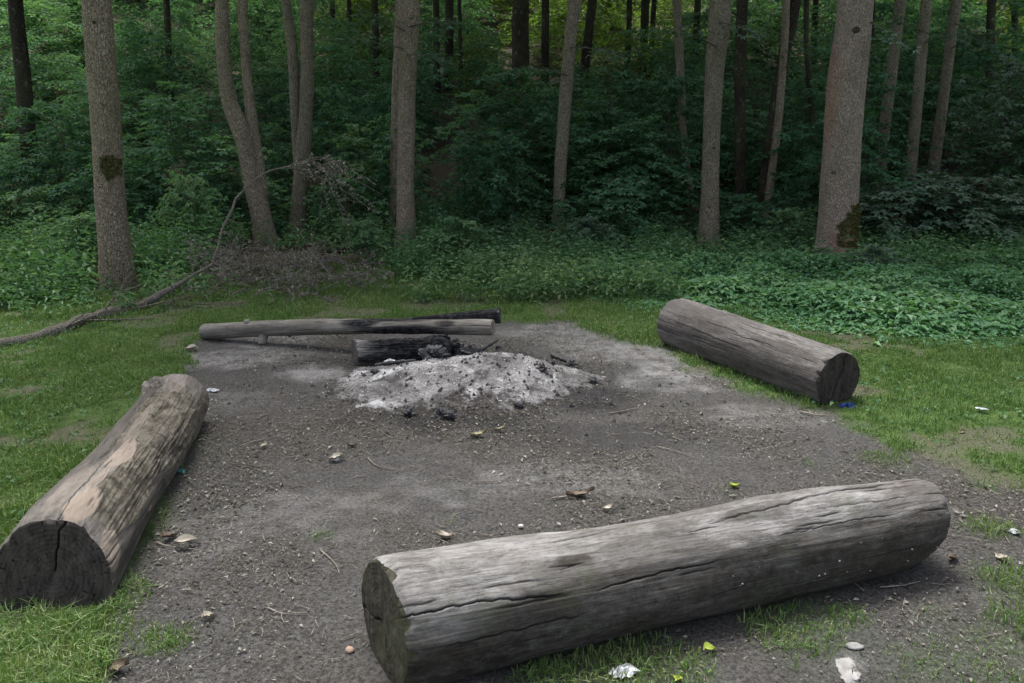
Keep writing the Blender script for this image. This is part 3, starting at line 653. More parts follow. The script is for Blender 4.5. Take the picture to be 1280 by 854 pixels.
# ------------------------------------------------------------------ grass
def grass(n, x0, x1, y0, y1, hlo, hhi, w, name, label, dens_pow=1.0, extra=None, tl=0, need=.35):
    u = rng.random(n); y = (y0**(1-dens_pow) + u*(y1**(1-dens_pow)-y0**(1-dens_pow)))**(1/(1-dens_pow)) if dens_pow != 1 else y0*(y1/y0)**u
    x = rng.uniform(x0, x1, n)*(y/y1 if x0 < -2 and x1 > 2 else 1)
    t = turf(x, y); pt = fbm(x*1.4, y*1.4, seed=111, oct=4)
    k = in_view(x, y) & (t*(1+1.1*pt+.4*fbm(x*6, y*6, seed=113, oct=2)) > rng.uniform(.1, 1.1, n)) & ~under_log(x, y) & (slope_mask(x, y) < .6)
    worn = sstep(.16, .42, fbm(x*2.3+7, y*2.3, seed=119, oct=5)); k &= rng.random(n) > .6*worn
    x, y, pt, worn = x[k], y[k], pt[k], worn[k]; n = len(x)
    H = rng.uniform(hlo, hhi, n)*(1+.9*fbm(x*4, y*4, seed=118, oct=3))*(1-.45*worn)*(.6+.6*rng.random(n)**2)
    tint = np.clip(.42+.35*pt+.28*rng.normal(size=n), 0, 1); tint = np.where(rng.random(n) < .05+.25*worn, rng.uniform(.85, 1, n), tint)
    return blades(np.stack([x, y, gz(x, y)+.004], 1), H, w*(.6+.8*rng.random(n))*(1+.16*np.maximum(0, y-3)), rng.uniform(.1, 1.1, n), rng.uniform(0, 2*math.pi, n), tint)
parts = [grass(620000, -8, 8, 1.3, 10.6, .03, .085, .0040, '', '', .45)]
def tuft_blades(n, px, py, r, hlo, hhi):
    c = gp(px, py); a_ = rng.uniform(0, 2*math.pi, n); q = r*np.sqrt(rng.random(n)); x = c[0]+q*np.cos(a_); y = c[1]+q*np.sin(a_)*.7
    k = ~under_log(x, y); x, y = x[k], y[k]; n = len(x)
    return blades(np.stack([x, y, gz(x, y)+.004], 1), rng.uniform(hlo, hhi, n)*(1-.5*q[k]/r), rng.uniform(.002, .0042, n), rng.uniform(.3, 1.3, n), rng.uniform(0, 2*math.pi, n), np.clip(rng.normal(.5, .25, n), 0, 1))
for a in ((900, 40, 765, .28, .06, .14), (700, 110, 750, .22, .06, .13), (700, 20, 820, .3, .05, .12), (260, 200, 808, .10, .02, .06), (200, 1000, 782, .20, .02, .07), (120, 1060, 772, .10, .02, .06),
          (160, 800, 842, .16, .03, .08), (200, 690, 851, .12, .05, .10), (260, 1108, 574, .13, .02, .05), (120, 1240, 664, .14, .02, .04), (150, 1262, 728, .14, .02, .05), (420, 1250, 850, .35, .03, .07),
          (160, 1050, 496, .15, .03, .07), (160, 1020, 505, .2, .03, .08), (260, 230, 560, .25, .02, .05), (160, 720, 858, .25, .04, .09)):
    parts.append(tuft_blades(*a))
V, f, at = cat_meshes(parts)
tag(link('grass', mesh('grass', V, f, M['grass'], at)), 'short green grass surrounding the bare soil of the clearing', 'grass', kind='stuff')

# clover-like small weeds in the turf
FEET = np.array([[*gp(a, b)[:2]] for a, b in ((147, 362), (332, 306), (371, 292), (507, 308), (493, 290), (699, 284), (866, 262), (885, 308), (926, 276), (948, 282), (1045, 334), (1097, 242), (1134, 260), (1162, 236))])
def before_foot(x, y, half, deep):
    x = np.asarray(x, float); y = np.asarray(y, float); m = np.zeros(x.shape, bool)
    for fx, fy in FEET: m |= (np.abs(x-fx*y/fy) < half) & (fy-y > -.1) & (fy-y < deep)
    return m
def flat_weeds(n, cond, hz, L, mat, name, label, kind='kite', leaflets=3, seed=0, region=(-9, 9, 1.5, 11), tmean=.5, wr=.6):
    r_ = np.random.default_rng(seed); x = r_.uniform(region[0], region[1], n); y = r_.uniform(region[2], region[3], n)
    k = in_view(x, y, .1, 80) & cond(x, y, r_) & ~under_log(x, y) & ~(before_foot(x, y, .26, .8) & (r_.random(n) < .75)); x, y = x[k], y[k]; n = len(x)
    H = hz(x, y, r_); pt = fbm(x*1.2, y*1.2, seed=seed+3, oct=4); parts = []
    for j in range(leaflets):
        az = r_.uniform(0, 6.3, n) if leaflets > 5 else 2*math.pi*j/leaflets + r_.uniform(0, 6.3)*0 + r_.normal(size=n)*.4 + (x*37 % 6.3)
        ring = .25+.75*r_.random(n)
        D = np.stack([np.cos(az), np.sin(az), r_.uniform(-.35, .25, n)], 1)
        P = np.stack([x, y, gz(x, y)+H*(1-.3*r_.random(n)*(j > 2))], 1) + D*(L*.35*ring)[:, None]
        N = np.stack([r_.normal(size=n)*.3, r_.normal(size=n)*.3, np.ones(n)], 1)
        LL = L*r_.uniform(.4, 1.4, n)*(1+.4*pt); parts.append(leaves(P, D, N, LL, LL*wr, np.clip(tmean+.35*pt+.2*r_.normal(size=n), 0, 1), kind, .2))
    st = blades(np.stack([x, y, gz(x, y)], 1), H*1.02, np.full(n, .004), np.full(n, .08), r_.uniform(0, 6.3, n), np.full(n, .2)); parts.append(st)
    V, f, at = cat_meshes(parts); return tag(link(name, mesh(name, V, f, mat, at)), label, 'plants', kind='stuff')
flat_weeds(9000, lambda x, y, r: (turf(x, y) > .7) & (fbm(x*.9, y*.9, seed=131) + r.uniform(-.2, .2, len(x)) > .05) & (y < 9), lambda x, y, r: r.uniform(.02, .06, len(x)), .032, M['herb_leaf'],
           'clover_plants', 'small clover and broad-leaved weeds growing in the turf', seed=130, wr=.7)
# lush ground cover band
cov = np.array([gp(a, b)[:2] for a, b in ((610, 356), (700, 370), (800, 384), (900, 396), (1000, 408), (1100, 424), (1200, 434), (1400, 460), (1600, 430), (1400, 330), (1100, 325), (900, 325), (760, 332), (680, 338))])
COV = cov
def cover_w(x, y): return sstep(-.25, .75, poly_sd(x, y, COV) + .45*fbm(x*1.3, y*1.3, seed=141, oct=4))
flat_weeds(90000, lambda x, y, r: (cover_w(x, y) > r.uniform(.05, .9, len(x))) & (fbm(x*3, y*3, seed=147) > r.uniform(-.9, -.1, len(x))), lambda x, y, r: (.015+.115*cover_w(x, y)**2.5)*(1+1.0*fbm(x*2, y*2, seed=143))*r.uniform(.4, 1.5, len(x)), .062, M['cover_leaf'],
           'ground_cover', 'dense bright green ground cover of small lobed leaves between grass and wood', leaflets=6, seed=140, region=(-2, 9, 4.8, 11), wr=.62)

BRUSH = np.array([gp(a, b)[:2] for a, b in ((238, 372), (262, 336), (300, 318), (400, 312), (470, 318), (492, 345), (470, 378), (350, 384))])
# taller herbs, left meadow edge and forest margin
def herbs(n, region, cond, Hf, L, m, mat, name, label, seed, wr=.38, tmean=.5):
    r_ = np.random.default_rng(seed); x = r_.uniform(region[0], region[1], n); y = r_.uniform(region[2], region[3], n)
    k = in_view(x, y, .2, 120) & cond(x, y, r_) & (poly_sd(x, y, BRUSH) < r_.uniform(-.15, .15, n)) & ~(before_foot(x, y, .28, 1.0) & (r_.random(n) < .8)); x, y = x[k], y[k]; n = len(x); H = Hf(x, y, r_)
    z = gz(x, y); la = r_.uniform(0, 6.3, n); ln = r_.uniform(0, .3, n); lean = np.stack([np.cos(la)*ln, np.sin(la)*ln], 1)
    pt = fbm(x*.9, y*.9, seed=seed+5, oct=3); tl = np.clip(tmean + .35*pt + .1*r_.normal(size=n), 0, 1); parts = []
    for j in range(m):
        t = .18 + .82*(j+.5)/m; az = la + j*2.4 + r_.normal(size=n)*.3
        P = np.stack([x+lean[:, 0]*H*t*t, y+lean[:, 1]*H*t*t, z+H*t], 1)
        D = np.stack([np.cos(az), np.sin(az), r_.uniform(-.35, .35, n)+.45*(t > .9)], 1); N = np.stack([r_.normal(size=n)*.5, r_.normal(size=n)*.5, np.ones(n)], 1)
        LL = L*r_.uniform(.45, 1.3, n)*(1-.45*abs(t-.6)); parts.append(leaves(P+D*.02, D, N, LL, LL*wr, np.clip(tl+.2*r_.normal(size=n), 0, 1), 'kite', .25))
    parts.append(blades(np.stack([x, y, z], 1), H*1.05, np.full(n, .007), ln*1.2, la, np.full(n, .3)))
    V, f, at = cat_meshes(parts); return tag(link(name, mesh(name, V, f, mat, at)), label, 'plants', kind='stuff')
herbs(6500, (-9, -.7, 7.0, 12.5), lambda x, y, r: (y > 6.6+r.uniform(0, 1.3, len(x))+.7*sstep(-4, -2, x)+.9*sstep(-2.4, -1.2, x)+.9*fbm(x*.8, y*.8, seed=151)) & (fbm(x*1.3, y*1.3, seed=152) > r.uniform(-.7, .2, len(x))), lambda x, y, r: (.08+.42*r.random(len(x))**1.8)*sstep(6.0, 8.6, y)*(1+1.0*fbm(x*1.1, y*1.1, seed=154))+.05, .095, 14, M['herb_leaf'],
      'nettle_undergrowth', 'tall nettles and herbs at the wood edge around the slender mossy trunk', 150)
herbs(5200, (-1.8, 9, 8.2, 13), lambda x, y, r: (y > 8.6+.4*fbm(x*.8, y*.8, seed=153)) & (r.random(len(x)) < .8), lambda x, y, r: r.uniform(.12, .36, len(x))+.05, .085, 12, M['herb_leaf'],
      'margin_undergrowth', 'loose knee high herbs along the foot of the wooded slope', 155, tmean=.45)
herbs(1300, (-1.6, 2.2, 7.4, 9.6), lambda x, y, r: fbm(x*1.5, y*1.5, seed=157) > -.1, lambda x, y, r: r.uniform(.15, .40, len(x)), .075, 12, M['herb_leaf'],
      'pale_undergrowth', 'fresh green herbs in the middle of the wood edge above the grass', 160, tmean=.75)

herbs(420, (-7, 7, 6.2, 9.2), lambda x, y, r: (poly_sd(x, y) < -.5) & (y > 6.6+.5*sstep(-4, -2, x)+.3*sstep(-2.4, -1, x)), lambda x, y, r: r.uniform(.15, .55, len(x))*sstep(5.8, 8.4, y)+.05, .075, 11, M['herb_leaf'],
      'loose_undergrowth', 'single loose weeds spilling from the wood edge onto the grass', 166, tmean=.6)
# ------------------------------------------------------------------ saplings / shrubs
def sapling_parts(seed, H, R, nb, per, L, kind, flat=.7, lift=.1):
    """tiered sprays: returns (leaf part, wood part) around the origin"""
    r_ = np.random.default_rng(seed); lf, wd = [], []
    stem = np.array([[0, 0, 0], [r_.normal()*.05, r_.normal()*.05, H*.35], [r_.normal()*.1, r_.normal()*.1, H*.7], [r_.normal()*.16, r_.normal()*.16, H*.98]])
    S = resample(stem, H*.06); wd.append(tube(S, np.linspace(.010+.007*H, .004, len(S)), 6, False))
    for b in range(nb):
        t = .12 + .88*((b+.5)/nb)**.85; base_ = S[min(len(S)-1, int(t*len(S)))]; az = b*2.39996 + r_.normal()*.4
        ln = R*(math.sin(min(1, (1.12-t)*1.35)*math.pi/2))*r_.uniform(.6, 1.1); k = max(4, int(per*ln/R)+3)
        s = np.linspace(.12, 1, k); up_ = lift + .55*(t > .8)*r_.random()
        d = np.array([math.cos(az), math.sin(az), 0])
        line = base_ + np.outer(s*ln, d) + np.outer((up_*s - .38*s*s)*ln, [0, 0, 1]) + r_.normal(size=(k, 3))*.02
        wd.append(tube(np.vstack([base_, line]), np.linspace(.006, .0015, k+1), 3, False))
        side = np.array([-d[1], d[0], 0])
        for sg in (-1, 1, 0):
            off = r_.uniform(.0, 1, k)*L*1.1
            D = d*r_.uniform(.2, 1, k)[:, None] + side*sg*r_.uniform(.5, 1.2, k)[:, None] + np.outer(r_.uniform(-.45, .1, k), [0, 0, 1])
            if sg == 0: D = d + side*r_.normal(size=(k, 1))*.5 + np.outer(r_.uniform(-.3, .4, k), [0, 0, 1])
            P = line + unit(D)*off[:, None]
            N = np.stack([r_.normal(size=k)*.38, r_.normal(size=k)*.38, np.ones(k)], 1)
            LL = L*r_.uniform(.5, 1.3, k)
            lf.append(leaves(P, D, N, LL, LL*(.95 if kind == 'lobed' else .55), np.clip(.35+.3*t+.15*r_.normal(size=k), 0, 1), kind, .22, .12))
    return cat_meshes(lf), cat_meshes(wd)
def xform(part, loc, s, rz, dt=0, sz=None):
    V, f, at = part; c, q = math.cos(rz), math.sin(rz); sz = sz or s
    W_ = np.stack([V[:, 0]*c-V[:, 1]*q, V[:, 0]*q+V[:, 1]*c, V[:, 2]], 1)*np.array([s, s, sz]) + np.asarray(loc)
    a = {k: (np.clip(v+dt, 0, 1) if k == 'tint' else v) for k, v in at.items()}
    return W_, f, a
near_var = [sapling_parts(700+k, 1.6, .95, 36, 17, .078, 'lobed') for k in range(4)]
far_var = [sapling_parts(720+k, 2.2, 1.35, 44, 20, .112, 'kite') for k in range(5)]
bush_var = [sapling_parts(740+k, .75, .75, 34, 13, .075, 'lobed', .6, .35) for k in range(3)]
def var_mesh(parts, leafmat, tagname):
    out = []
    for k, (lf, wd) in enumerate(parts):
        out.append((mesh('foliage', lf[0], lf[1], M[leafmat], lf[2]), mesh('stem', wd[0], wd[1], M['twig'], smooth=True)))
    return out
VM = {'sap': var_mesh(near_var, 'forest_leaf', 's'), 'bush': var_mesh(bush_var, 'forest_leaf', 'b'), 'greybush': var_mesh(bush_var[:2], 'grey_leaf', 'g'), 'greysap': var_mesh(near_var[:2], 'grey_leaf', 'g'),
      'lightsap': var_mesh(near_var[2:], 'herb_leaf', 'l'), 'lightbush': var_mesh(bush_var[1:], 'herb_leaf', 'l')}
HV = {'sap': 1.6, 'greysap': 1.6, 'lightsap': 1.6, 'bush': .75, 'greybush': .75, 'lightbush': .75}
shrubs = [ # kind, base px, base py, height m, spread factor, label
    ('sap', 215, 292, 1.9, 1.1, 'tall leafy sapling between the slender mossy trunk and the curved forked trunk'),
    ('sap', 75, 278, 1.7, 1.1, 'leafy sapling in the shade beside the dark trunk at the edge of the photo'),
    ('lightbush', 15, 318, .75, 1.0, 'broad-leaved light green bush at the extreme edge of the herbs, below the dark trunk'),
    ('lightbush', 245, 318, .95, .55, 'upright feathery plant rising behind the herbs before the curved forked trunk'),
    ('lightsap', 440, 292, 1.5, .8, 'pale leafy sapling between the fork with a split stem and the double trunk'),
    ('sap', 410, 268, 2.0, 1.0, 'darker sapling in the shade behind the fork with a split stem'),
    ('sap', 640, 292, 1.4, 1.0, 'wide sapling on the slope between the double trunk and the slim straight trunk'),
    ('lightbush', 455, 330, .5, .8, 'small bush tucked against the foot of the double trunk'),
    ('lightbush', 575, 332, .55, 1.0, 'low bright bush at the wood edge, straight behind the burnt stick'),
    ('sap', 655, 262, 2.1, 1.0, 'tall sapling on the bank just behind the slim straight trunk, on its double-trunk side'),
    ('bush', 785, 300, .8, 1.3, 'rounded dark bush between the slim straight trunk and the plain grey trunk'),
    ('sap', 760, 255, 2.0, 1.1, 'sapling on the bank above the rounded dark bush'),
    ('greybush', 735, 318, .45, 1.0, 'greyish low bush at the foot of the slim straight trunk'),
    ('sap', 840, 262, 2.0, .9, 'sapling behind the thin crooked trunk'),
    ('bush', 925, 300, .6, 1.0, 'low dark bush just past the foot of the plain grey trunk'),
    ('lightbush', 990, 325, .6, .8, 'small bush with a yellowish spray beside the thick mossy trunk'),
    ('sap', 1005, 268, 2.0, .9, 'sapling filling the gap between the crossing stems and the thick mossy trunk'),
    ('greybush', 1130, 312, .85, 1.5, 'broad grey green bush spreading beside the foot of the thick mossy trunk'),
    ('greybush', 1220, 305, .85, 1.5, 'broad grey green bush below the three thin trunks, farthest from the thick mossy trunk'),
    ('greybush', 1085, 352, .38, 1.0, 'knee high bush in front of the mossy foot of the thickest trunk'),
    ('sap', 1075, 258, 2.0, .9, 'sapling just behind the thick mossy trunk, on the side of the three thin trunks'),
    ('greysap', 1255, 268, 2.2, 1.1, 'tall drooping sapling at the edge of the photo past the three thin trunks'),
    ('bush', 350, 300, .3, .8, 'small bush between the feet of the two forked trunks'),
    ('lightbush', 120, 335, .6, 1.0, 'bushy clump of light leaves beside the foot of the slender mossy trunk'),
]
for k, (kind, px, py, H, sp, lab) in enumerate(shrubs):
    p = hit(px, py); o = empty('shrub', tuple(p), k*1.7); s = H/HV[kind]; o.scale = (s*sp, s*sp, s)
    fm, sm = VM[kind][k % len(VM[kind])]; link('foliage', fm, o); link('stem', sm, o)
    tag(o, lab, 'shrub', 'shrubs and saplings along the wood edge')
# the mass of saplings and brush covering the slope
r_ = np.random.default_rng(88); parts, bright = [], []
bare = gp(556, 235)[:2]
far_bare = hit(548, 215)
spots = []
yy = 11.3
while yy < 46:
    half = .70*yy + 2.5; st = .85 + .035*(yy-11)
    xx = -half
    while xx < half:
        spots.append((xx + r_.normal()*st*.35, yy + r_.normal()*st*.35)); xx += st*1.25
    yy += st*1.05
for (x, y) in spots:
    z = float(terrain(x, y)); px, py = project(np.array([x, y, z+.5]))
    if 522 < px < 592 and y < 16.5: continue          # the bare earth bank
    if px < -160 or px > 1440 or bool(before_foot(x, y, .75, 1.9)): continue
    near_ = y < 15.5
    v = (near_var[r_.integers(4)] if near_ else far_var[r_.integers(5)])[0]
    s = r_.uniform(.45, 1.25)*(1.0 if near_ else .85 + .012*(y-15))
    if float(fbm(x*.35, y*.35, seed=171)) < -.22 and r_.random() < (.7 if y > 19 else .25): continue
    tgt = bright if (y > 18.5 and py < 105 and (585 < px < 885 or 425 < px < 485 or 1235 < px)) else parts
    tgt.append(xform(v, (x, y, z-.1), s*1.05, r_.uniform(0, 6.3), r_.normal()*.24, s*r_.uniform(.7, 1.2)))
V, f, at = cat_meshes(parts)
print('slope undergrowth', len(parts), len(V))
near_mass = [p for p in parts]
tag(link('slope_undergrowth', mesh('slope_undergrowth', V, f, M['forest_leaf'], at)), 'mass of leafy saplings and brush covering the shaded slope behind the clearing', 'undergrowth', kind='stuff')

# ------------------------------------------------------------------ trees
def crown_parts(seed, n=3200, R=2.7, H=7.0, L=.24):
    r_ = np.random.default_rng(seed); nb = 46; lf, wd = [], []
    for b in range(nb):
        t = (b+.5)/nb; az = b*2.4+r_.normal()*.3; h0 = t*H*.92; ln = R*(1-.75*t)**.7*r_.uniform(.7, 1.1) if t > .15 else R*r_.uniform(.5, .9)
        d = np.array([math.cos(az), math.sin(az), r_.uniform(.15, .5)]); k = n//nb; s = np.sqrt(r_.random(k))
        P = np.array([0, 0, h0]) + np.outer(s*ln, d) + r_.normal(size=(k, 3))*np.array([.30, .30, .22])*ln*.42
        D = r_.normal(size=(k, 3))*np.array([1, 1, .4]); N = np.stack([r_.normal(size=k)*.5, r_.normal(size=k)*.5, np.ones(k)], 1)
        LL = L*r_.uniform(.6, 1.2, k); lf.append(leaves(P, D, N, LL, LL*.7, r_.random(k), 'kite', .2))
        wd.append(tube(np.array([[0, 0, h0-.1], np.array([0, 0, h0])+d*ln*.5, np.array([0, 0, h0])+d*ln]), [.035, .02, .008], 4, False))
    return cat_meshes(lf), cat_meshes(wd)
crowns = []
for k in range(3):
    lf, wd = crown_parts(800+k); crowns.append((mesh('leaves', lf[0], lf[1], M['canopy_leaf'], lf[2]), mesh('limbs', wd[0], wd[1], M['bark_dark'], smooth=True)))
NEAR_TREES = {}
def trunk_line(pts, Y, H, seed):
    """pts px,py,w from the foot up -> world polyline (x,y,z,r), continued to height H"""
    out = []
    for px, py, w in pts:
        p = at_depth(px, py, Y); dz = (p-CAM) @ FW; r = w*.5/F*dz/math.sqrt(1+((px-CX)/F)**2); out.append([p[0], p[1], p[2], r])
    out = np.array(out)
    d = (out[-1]-out[-2]); d = d/max(1e-6, d[2]); d[1] = 0; top = out[-1]
    r_ = np.random.default_rng(seed); z0 = top[2]; ztop = out[0, 2]+H; k = max(2, int((ztop-z0)/2.2))
    for i in range(1, k+1):
        t = i/k; h = (ztop-z0)*t
        out = np.vstack([out, [top[0]+d[0]*h*(1-.4*t)+r_.normal()*.08, top[1]+r_.normal()*.08, z0+h, top[3]*(1-.75*t)]])
    return out
def tree(label, pts, mat, H=13, group='trees standing along the foot of the slope', more=(), crown=True, nseg=28, flare=1.32, seed=0, csc=.72, name='tree', knots=(), moss=(), branches=(), Y=None):
    foot = hit(pts[0][0], pts[0][1]); Y = Y or foot[1]
    T = trunk_line(pts, Y, H, seed); base_ = np.array([T[0, 0], Y, float(terrain(T[0, 0], Y))])
    root = empty(name, tuple(base_)); tag(root, label, 'tree', group)
    Q = resample(T, .10 if Y < 12 else .3); hgt = Q[:, 2]-Q[0, 2]
    Q[:, 3] *= 1 + (flare-1)*(np.exp(-np.maximum(hgt, 0)/.12)+.35*np.exp(-np.maximum(hgt, 0)/.4))
    Q = np.vstack([[Q[0, 0], Q[0, 1], Q[0, 2]-.25, Q[0, 3]*1.05], Q])
    ps = [tube(Q[:, :3]-base_, Q[:, 3], nseg, True, .13 if Y < 12 else .10, 3.5/max(.1, Q[3, 3])*.30, seed)]
    allQ = [Q]
    for mp in more:
        T2 = trunk_line(mp, Y+.05, H*.9, seed+1); Q2 = resample(T2, .12); ps.append(tube(Q2[:, :3]-base_, Q2[:, 3], nseg, True, .06, 2, seed+2)); allQ.append(Q2)
    V, f, _ = cat_meshes(ps); tr = link('trunk', mesh('trunk', V, f, M[mat], smooth=True), root)
    if crown:
        for q in allQ[:1]:
            topi = np.argmin(abs(q[:, 2]-(q[0, 2]+H*.46))); lm, wm = crowns[seed % 3]
            cr = link('crown', lm, root, tuple(q[topi, :3]-base_)); cr.scale = (csc, csc, csc); cr.rotation_euler = (0, 0, seed*1.1)
            li = link('limbs', wm, cr)
    def surf(px, py):
        p = at_depth(px, py, Y); q = min(allQ, key=lambda q: np.min(np.hypot(q[:, 0]-p[0], q[:, 2]-p[2]))); k = np.argmin(abs(q[:, 2]-p[2]))
        dx = np.clip((p[0]-q[k, 0])/q[k, 3], -.97, .97); return np.array([q[k, 0]+dx*q[k, 3], q[k, 1]-math.sqrt(1-dx*dx)*q[k, 3], p[2]]), q[k], dx
    for px, py, s in knots:
        p, q, dx = surf(px, py); nrm = unit(np.array([dx, -math.sqrt(1-dx*dx), 0])); th = np.linspace(0, 2*math.pi, 15)
        side = np.cross([0, 0, 1], nrm); ring = p - base_ + nrm*.001 + np.outer(np.cos(th)*s, side) + np.outer(np.sin(th)*s*.75, [0, 0, 1])
        link('knot', mesh('knot', *cat_meshes([tube(ring, np.full(15, s*.38), 8, False, .3, 30), rock(p-base_-nrm*s*.1, s*.8, s*.4, s*.6, seed, 10, 8)])[:2], M['bark_dark'], smooth=True), tr)
    for poly, dens in moss:
        ps = []; poly = np.array(poly, float); r_ = np.random.default_rng(seed+9); x0, y0 = poly.min(0); x1, y1 = poly.max(0)
        P_, D_, N_ = [], [], []
        while len(P_) < dens:
            px, py = r_.uniform(x0, x1), r_.uniform(y0, y1)
            if poly_sd(np.array(px), np.array(py), poly) + 4*float(vnoise(px*.2, py*.2, seed=7)) < 0: continue
            p, q, dx = surf(px, py); nrm = np.array([dx, -math.sqrt(1-dx*dx), 0]); P_.append(p-base_+nrm*r_.uniform(-.004, .012)); D_.append(nrm*.6+r_.normal(size=3)*.5+np.array([0, 0, -.5])); N_.append(nrm+r_.normal(size=3)*.5)
        k = len(P_); lf = leaves(np.array(P_), np.array(D_), np.array(N_), r_.uniform(.008, .026, k), r_.uniform(.006, .014, k), r_.random(k)**1.5)
        link('moss', mesh('moss', lf[0], lf[1], M['moss'], lf[2]), tr)
    for (px, py, qx, qy, dy, nl, L) in branches:                     # small leafy side branches
        p, q, dx = surf(px, py); e = at_depth(qx, qy, Y+dy); r_ = np.random.default_rng(seed+int(px))
        k = 12; s = np.linspace(0, 1, k)[:, None]; line = (p+(e-p)*s + np.array([0, 0, 1])*(.18*np.linalg.norm(e-p))*(s*(1-s))) - base_
        br = link('branch', mesh('branch', *tube(line, np.linspace(.010, .002, k), 5)[:2], M['twig'], smooth=True), root)
        t = r_.uniform(.3, 1, nl); P = np.stack([np.interp(t, s[:, 0], line[:, c]) for c in range(3)], 1)
        D = unit(e-p)*.6 + r_.normal(size=(nl, 3))*np.array([.8, .8, .12]); P = P + unit(D)*r_.uniform(0, .28, nl)[:, None]
        lf = leaves(P, D, np.array([0, 0, 1.0])+r_.normal(size=(nl, 3))*.25, L*r_.uniform(.6, 1.2, nl), L*.8, r_.uniform(.4, 1, nl), 'lobed', .2, .1)
        link('leaves', mesh('leaves', lf[0], lf[1], M['grey_leaf'], lf[2]), br)
    return root

tree('slender straight trunk with dark moss spots rising from the nettles', [(147, 362, 44), (144, 320, 41), (137, 230, 40), (131, 130, 39), (121, 0, 38)], 'bark_warm', seed=1,
     knots=[(138, 132, .012), (112, 192, .010), (126, 30, .012)], moss=[([(134, 196), (146, 192), (155, 200), (154, 218), (142, 224), (134, 212)], 900), ([(122, 335), (135, 345), (135, 368), (122, 366)], 500)])
tree('curved brown trunk that forks near the ground into two stems', [(332, 306, 27), (328, 280, 25), (318, 235, 25), (305, 175, 24), (288, 130, 20), (279, 70, 18), (277, 0, 18)], 'bark_warm', seed=2,
     more=[[(329, 250, 15), (321, 190, 14), (312, 130, 14), (307, 70, 13), (303, 0, 13)]])
tree('forked grey trunk with a pale split stem, next to the curved forked one', [(371, 292, 20), (374, 250, 19), (380, 180, 19), (384, 100, 17), (384, 0, 17)], 'bark_grey', seed=3,
     more=[[(374, 225, 12), (370, 150, 13), (366, 70, 13), (357, 0, 12)]])
tree('double-looking brown trunk with leafy twigs near the top of the picture', [(507, 308, 25), (507, 240, 22), (508, 150, 22), (510, 70, 23), (511, 0, 26)], 'bark_warm', seed=4,
     branches=[(505, 62, 420, 52, -.5, 90, .075), (510, 70, 560, 78, -.6, 80, .07), (507, 40, 450, 20, -.4, 80, .07), (513, 35, 570, 30, -.3, 70, .07)])
tree('narrow trunk standing close behind the double-looking brown one', [(493, 290, 12), (495, 150, 13), (498, 60, 12), (500, 0, 12)], 'bark_warm', seed=5)
tree('slim straight light brown trunk near the middle, leaning slightly at the top', [(699, 284, 15), (700, 220, 15), (705, 150, 16), (712, 60, 16), (719, 0, 16)], 'bark_grey', seed=6, knots=[(702, 230, .012)], branches=[(712, 60, 770, 70, -.6, 70, .075), (708, 95, 655, 88, -.5, 50, .07)])
tree('thin crooked trunk bending over beside the plain grey trunk', [(866, 262, 9), (858, 210, 10), (853, 150, 10), (850, 80, 11), (846, 0, 11)], 'bark_grey', seed=7)
tree('plain grey trunk standing between the thin crooked trunk and the crossing stems', [(885, 308, 26), (887, 260, 23), (889, 180, 22), (893, 90, 24), (901, 0, 29)], 'bark_grey', seed=8, knots=[(890, 185, .013), (884, 258, .010)], branches=[(893, 60, 835, 40, -.6, 80, .075), (896, 30, 950, 45, -.5, 70, .075)], moss=[([(868, 300), (900, 300), (903, 314), (866, 314)], 500)])
tree('dark upright trunk directly past the plain grey trunk', [(926, 276, 14), (925, 180, 14), (925, 80, 14), (928, 0, 15)], 'bark_dark', seed=9)
tree('dark leaning trunk of the crossing pair', [(948, 282, 12), (956, 220, 13), (970, 130, 15), (982, 60, 16), (993, 0, 18)], 'bark_dark', seed=10, branches=[(975, 90, 1010, 60, -.4, 60, .07)])
tree('paler thin trunk of the crossing pair', [(957, 284, 10), (964, 220, 10), (974, 140, 10), (980, 60, 10), (983, 0, 10)], 'bark_warm', seed=11)
tree('thickest trunk, reddish grey with a big moss patch near its foot', [(1045, 334, 52), (1046, 290, 50), (1051, 200, 50), (1058, 110, 49), (1069, 0, 47)], 'bark_red', seed=12, nseg=48, csc=.8,
     knots=[(1061, 40, .03), (1035, 215, .02)], branches=[(1080, 30, 1130, 60, -.4, 60, .07)], moss=[([(1072, 246), (1072, 305), (1050, 312), (1037, 300), (1039, 280), (1055, 258)], 5200)])
tree('very thin dark stem beside the thick mossy trunk', [(1024, 272, 6), (1023, 210, 7), (1016, 150, 7), (1010, 80, 7), (1008, 0, 7)], 'bark_dark', seed=13)
tree('first of three thin trunks past the thick mossy one, nearest to it', [(1097, 242, 17), (1102, 190, 15), (1112, 110, 15), (1121, 40, 15), (1126, 0, 15)], 'bark_grey', seed=14)
tree('middle one of three thin trunks, leafy near its top', [(1134, 260, 16), (1139, 200, 16), (1147, 120, 15), (1153, 50, 15), (1158, 0, 14)], 'bark_grey', seed=15, branches=[(1150, 40, 1100, 25, -.4, 60, .08), (1152, 55, 1190, 45, -.5, 60, .08)])
tree('last of three thin trunks, the most slanted', [(1162, 236, 16), (1170, 190, 15), (1181, 110, 14), (1190, 40, 14), (1196, 0, 14)], 'bark_grey', seed=16, branches=[(1187, 60, 1255, 40, -1.2, 110, .08), (1190, 30, 1270, 90, -1.5, 120, .08)])
tree('dark trunk in deep shade at the very edge of the photo, past the nettles', [(42, 252, 22), (36, 180, 22), (28, 90, 21), (19, 0, 20)], 'bark_dark', seed=17)
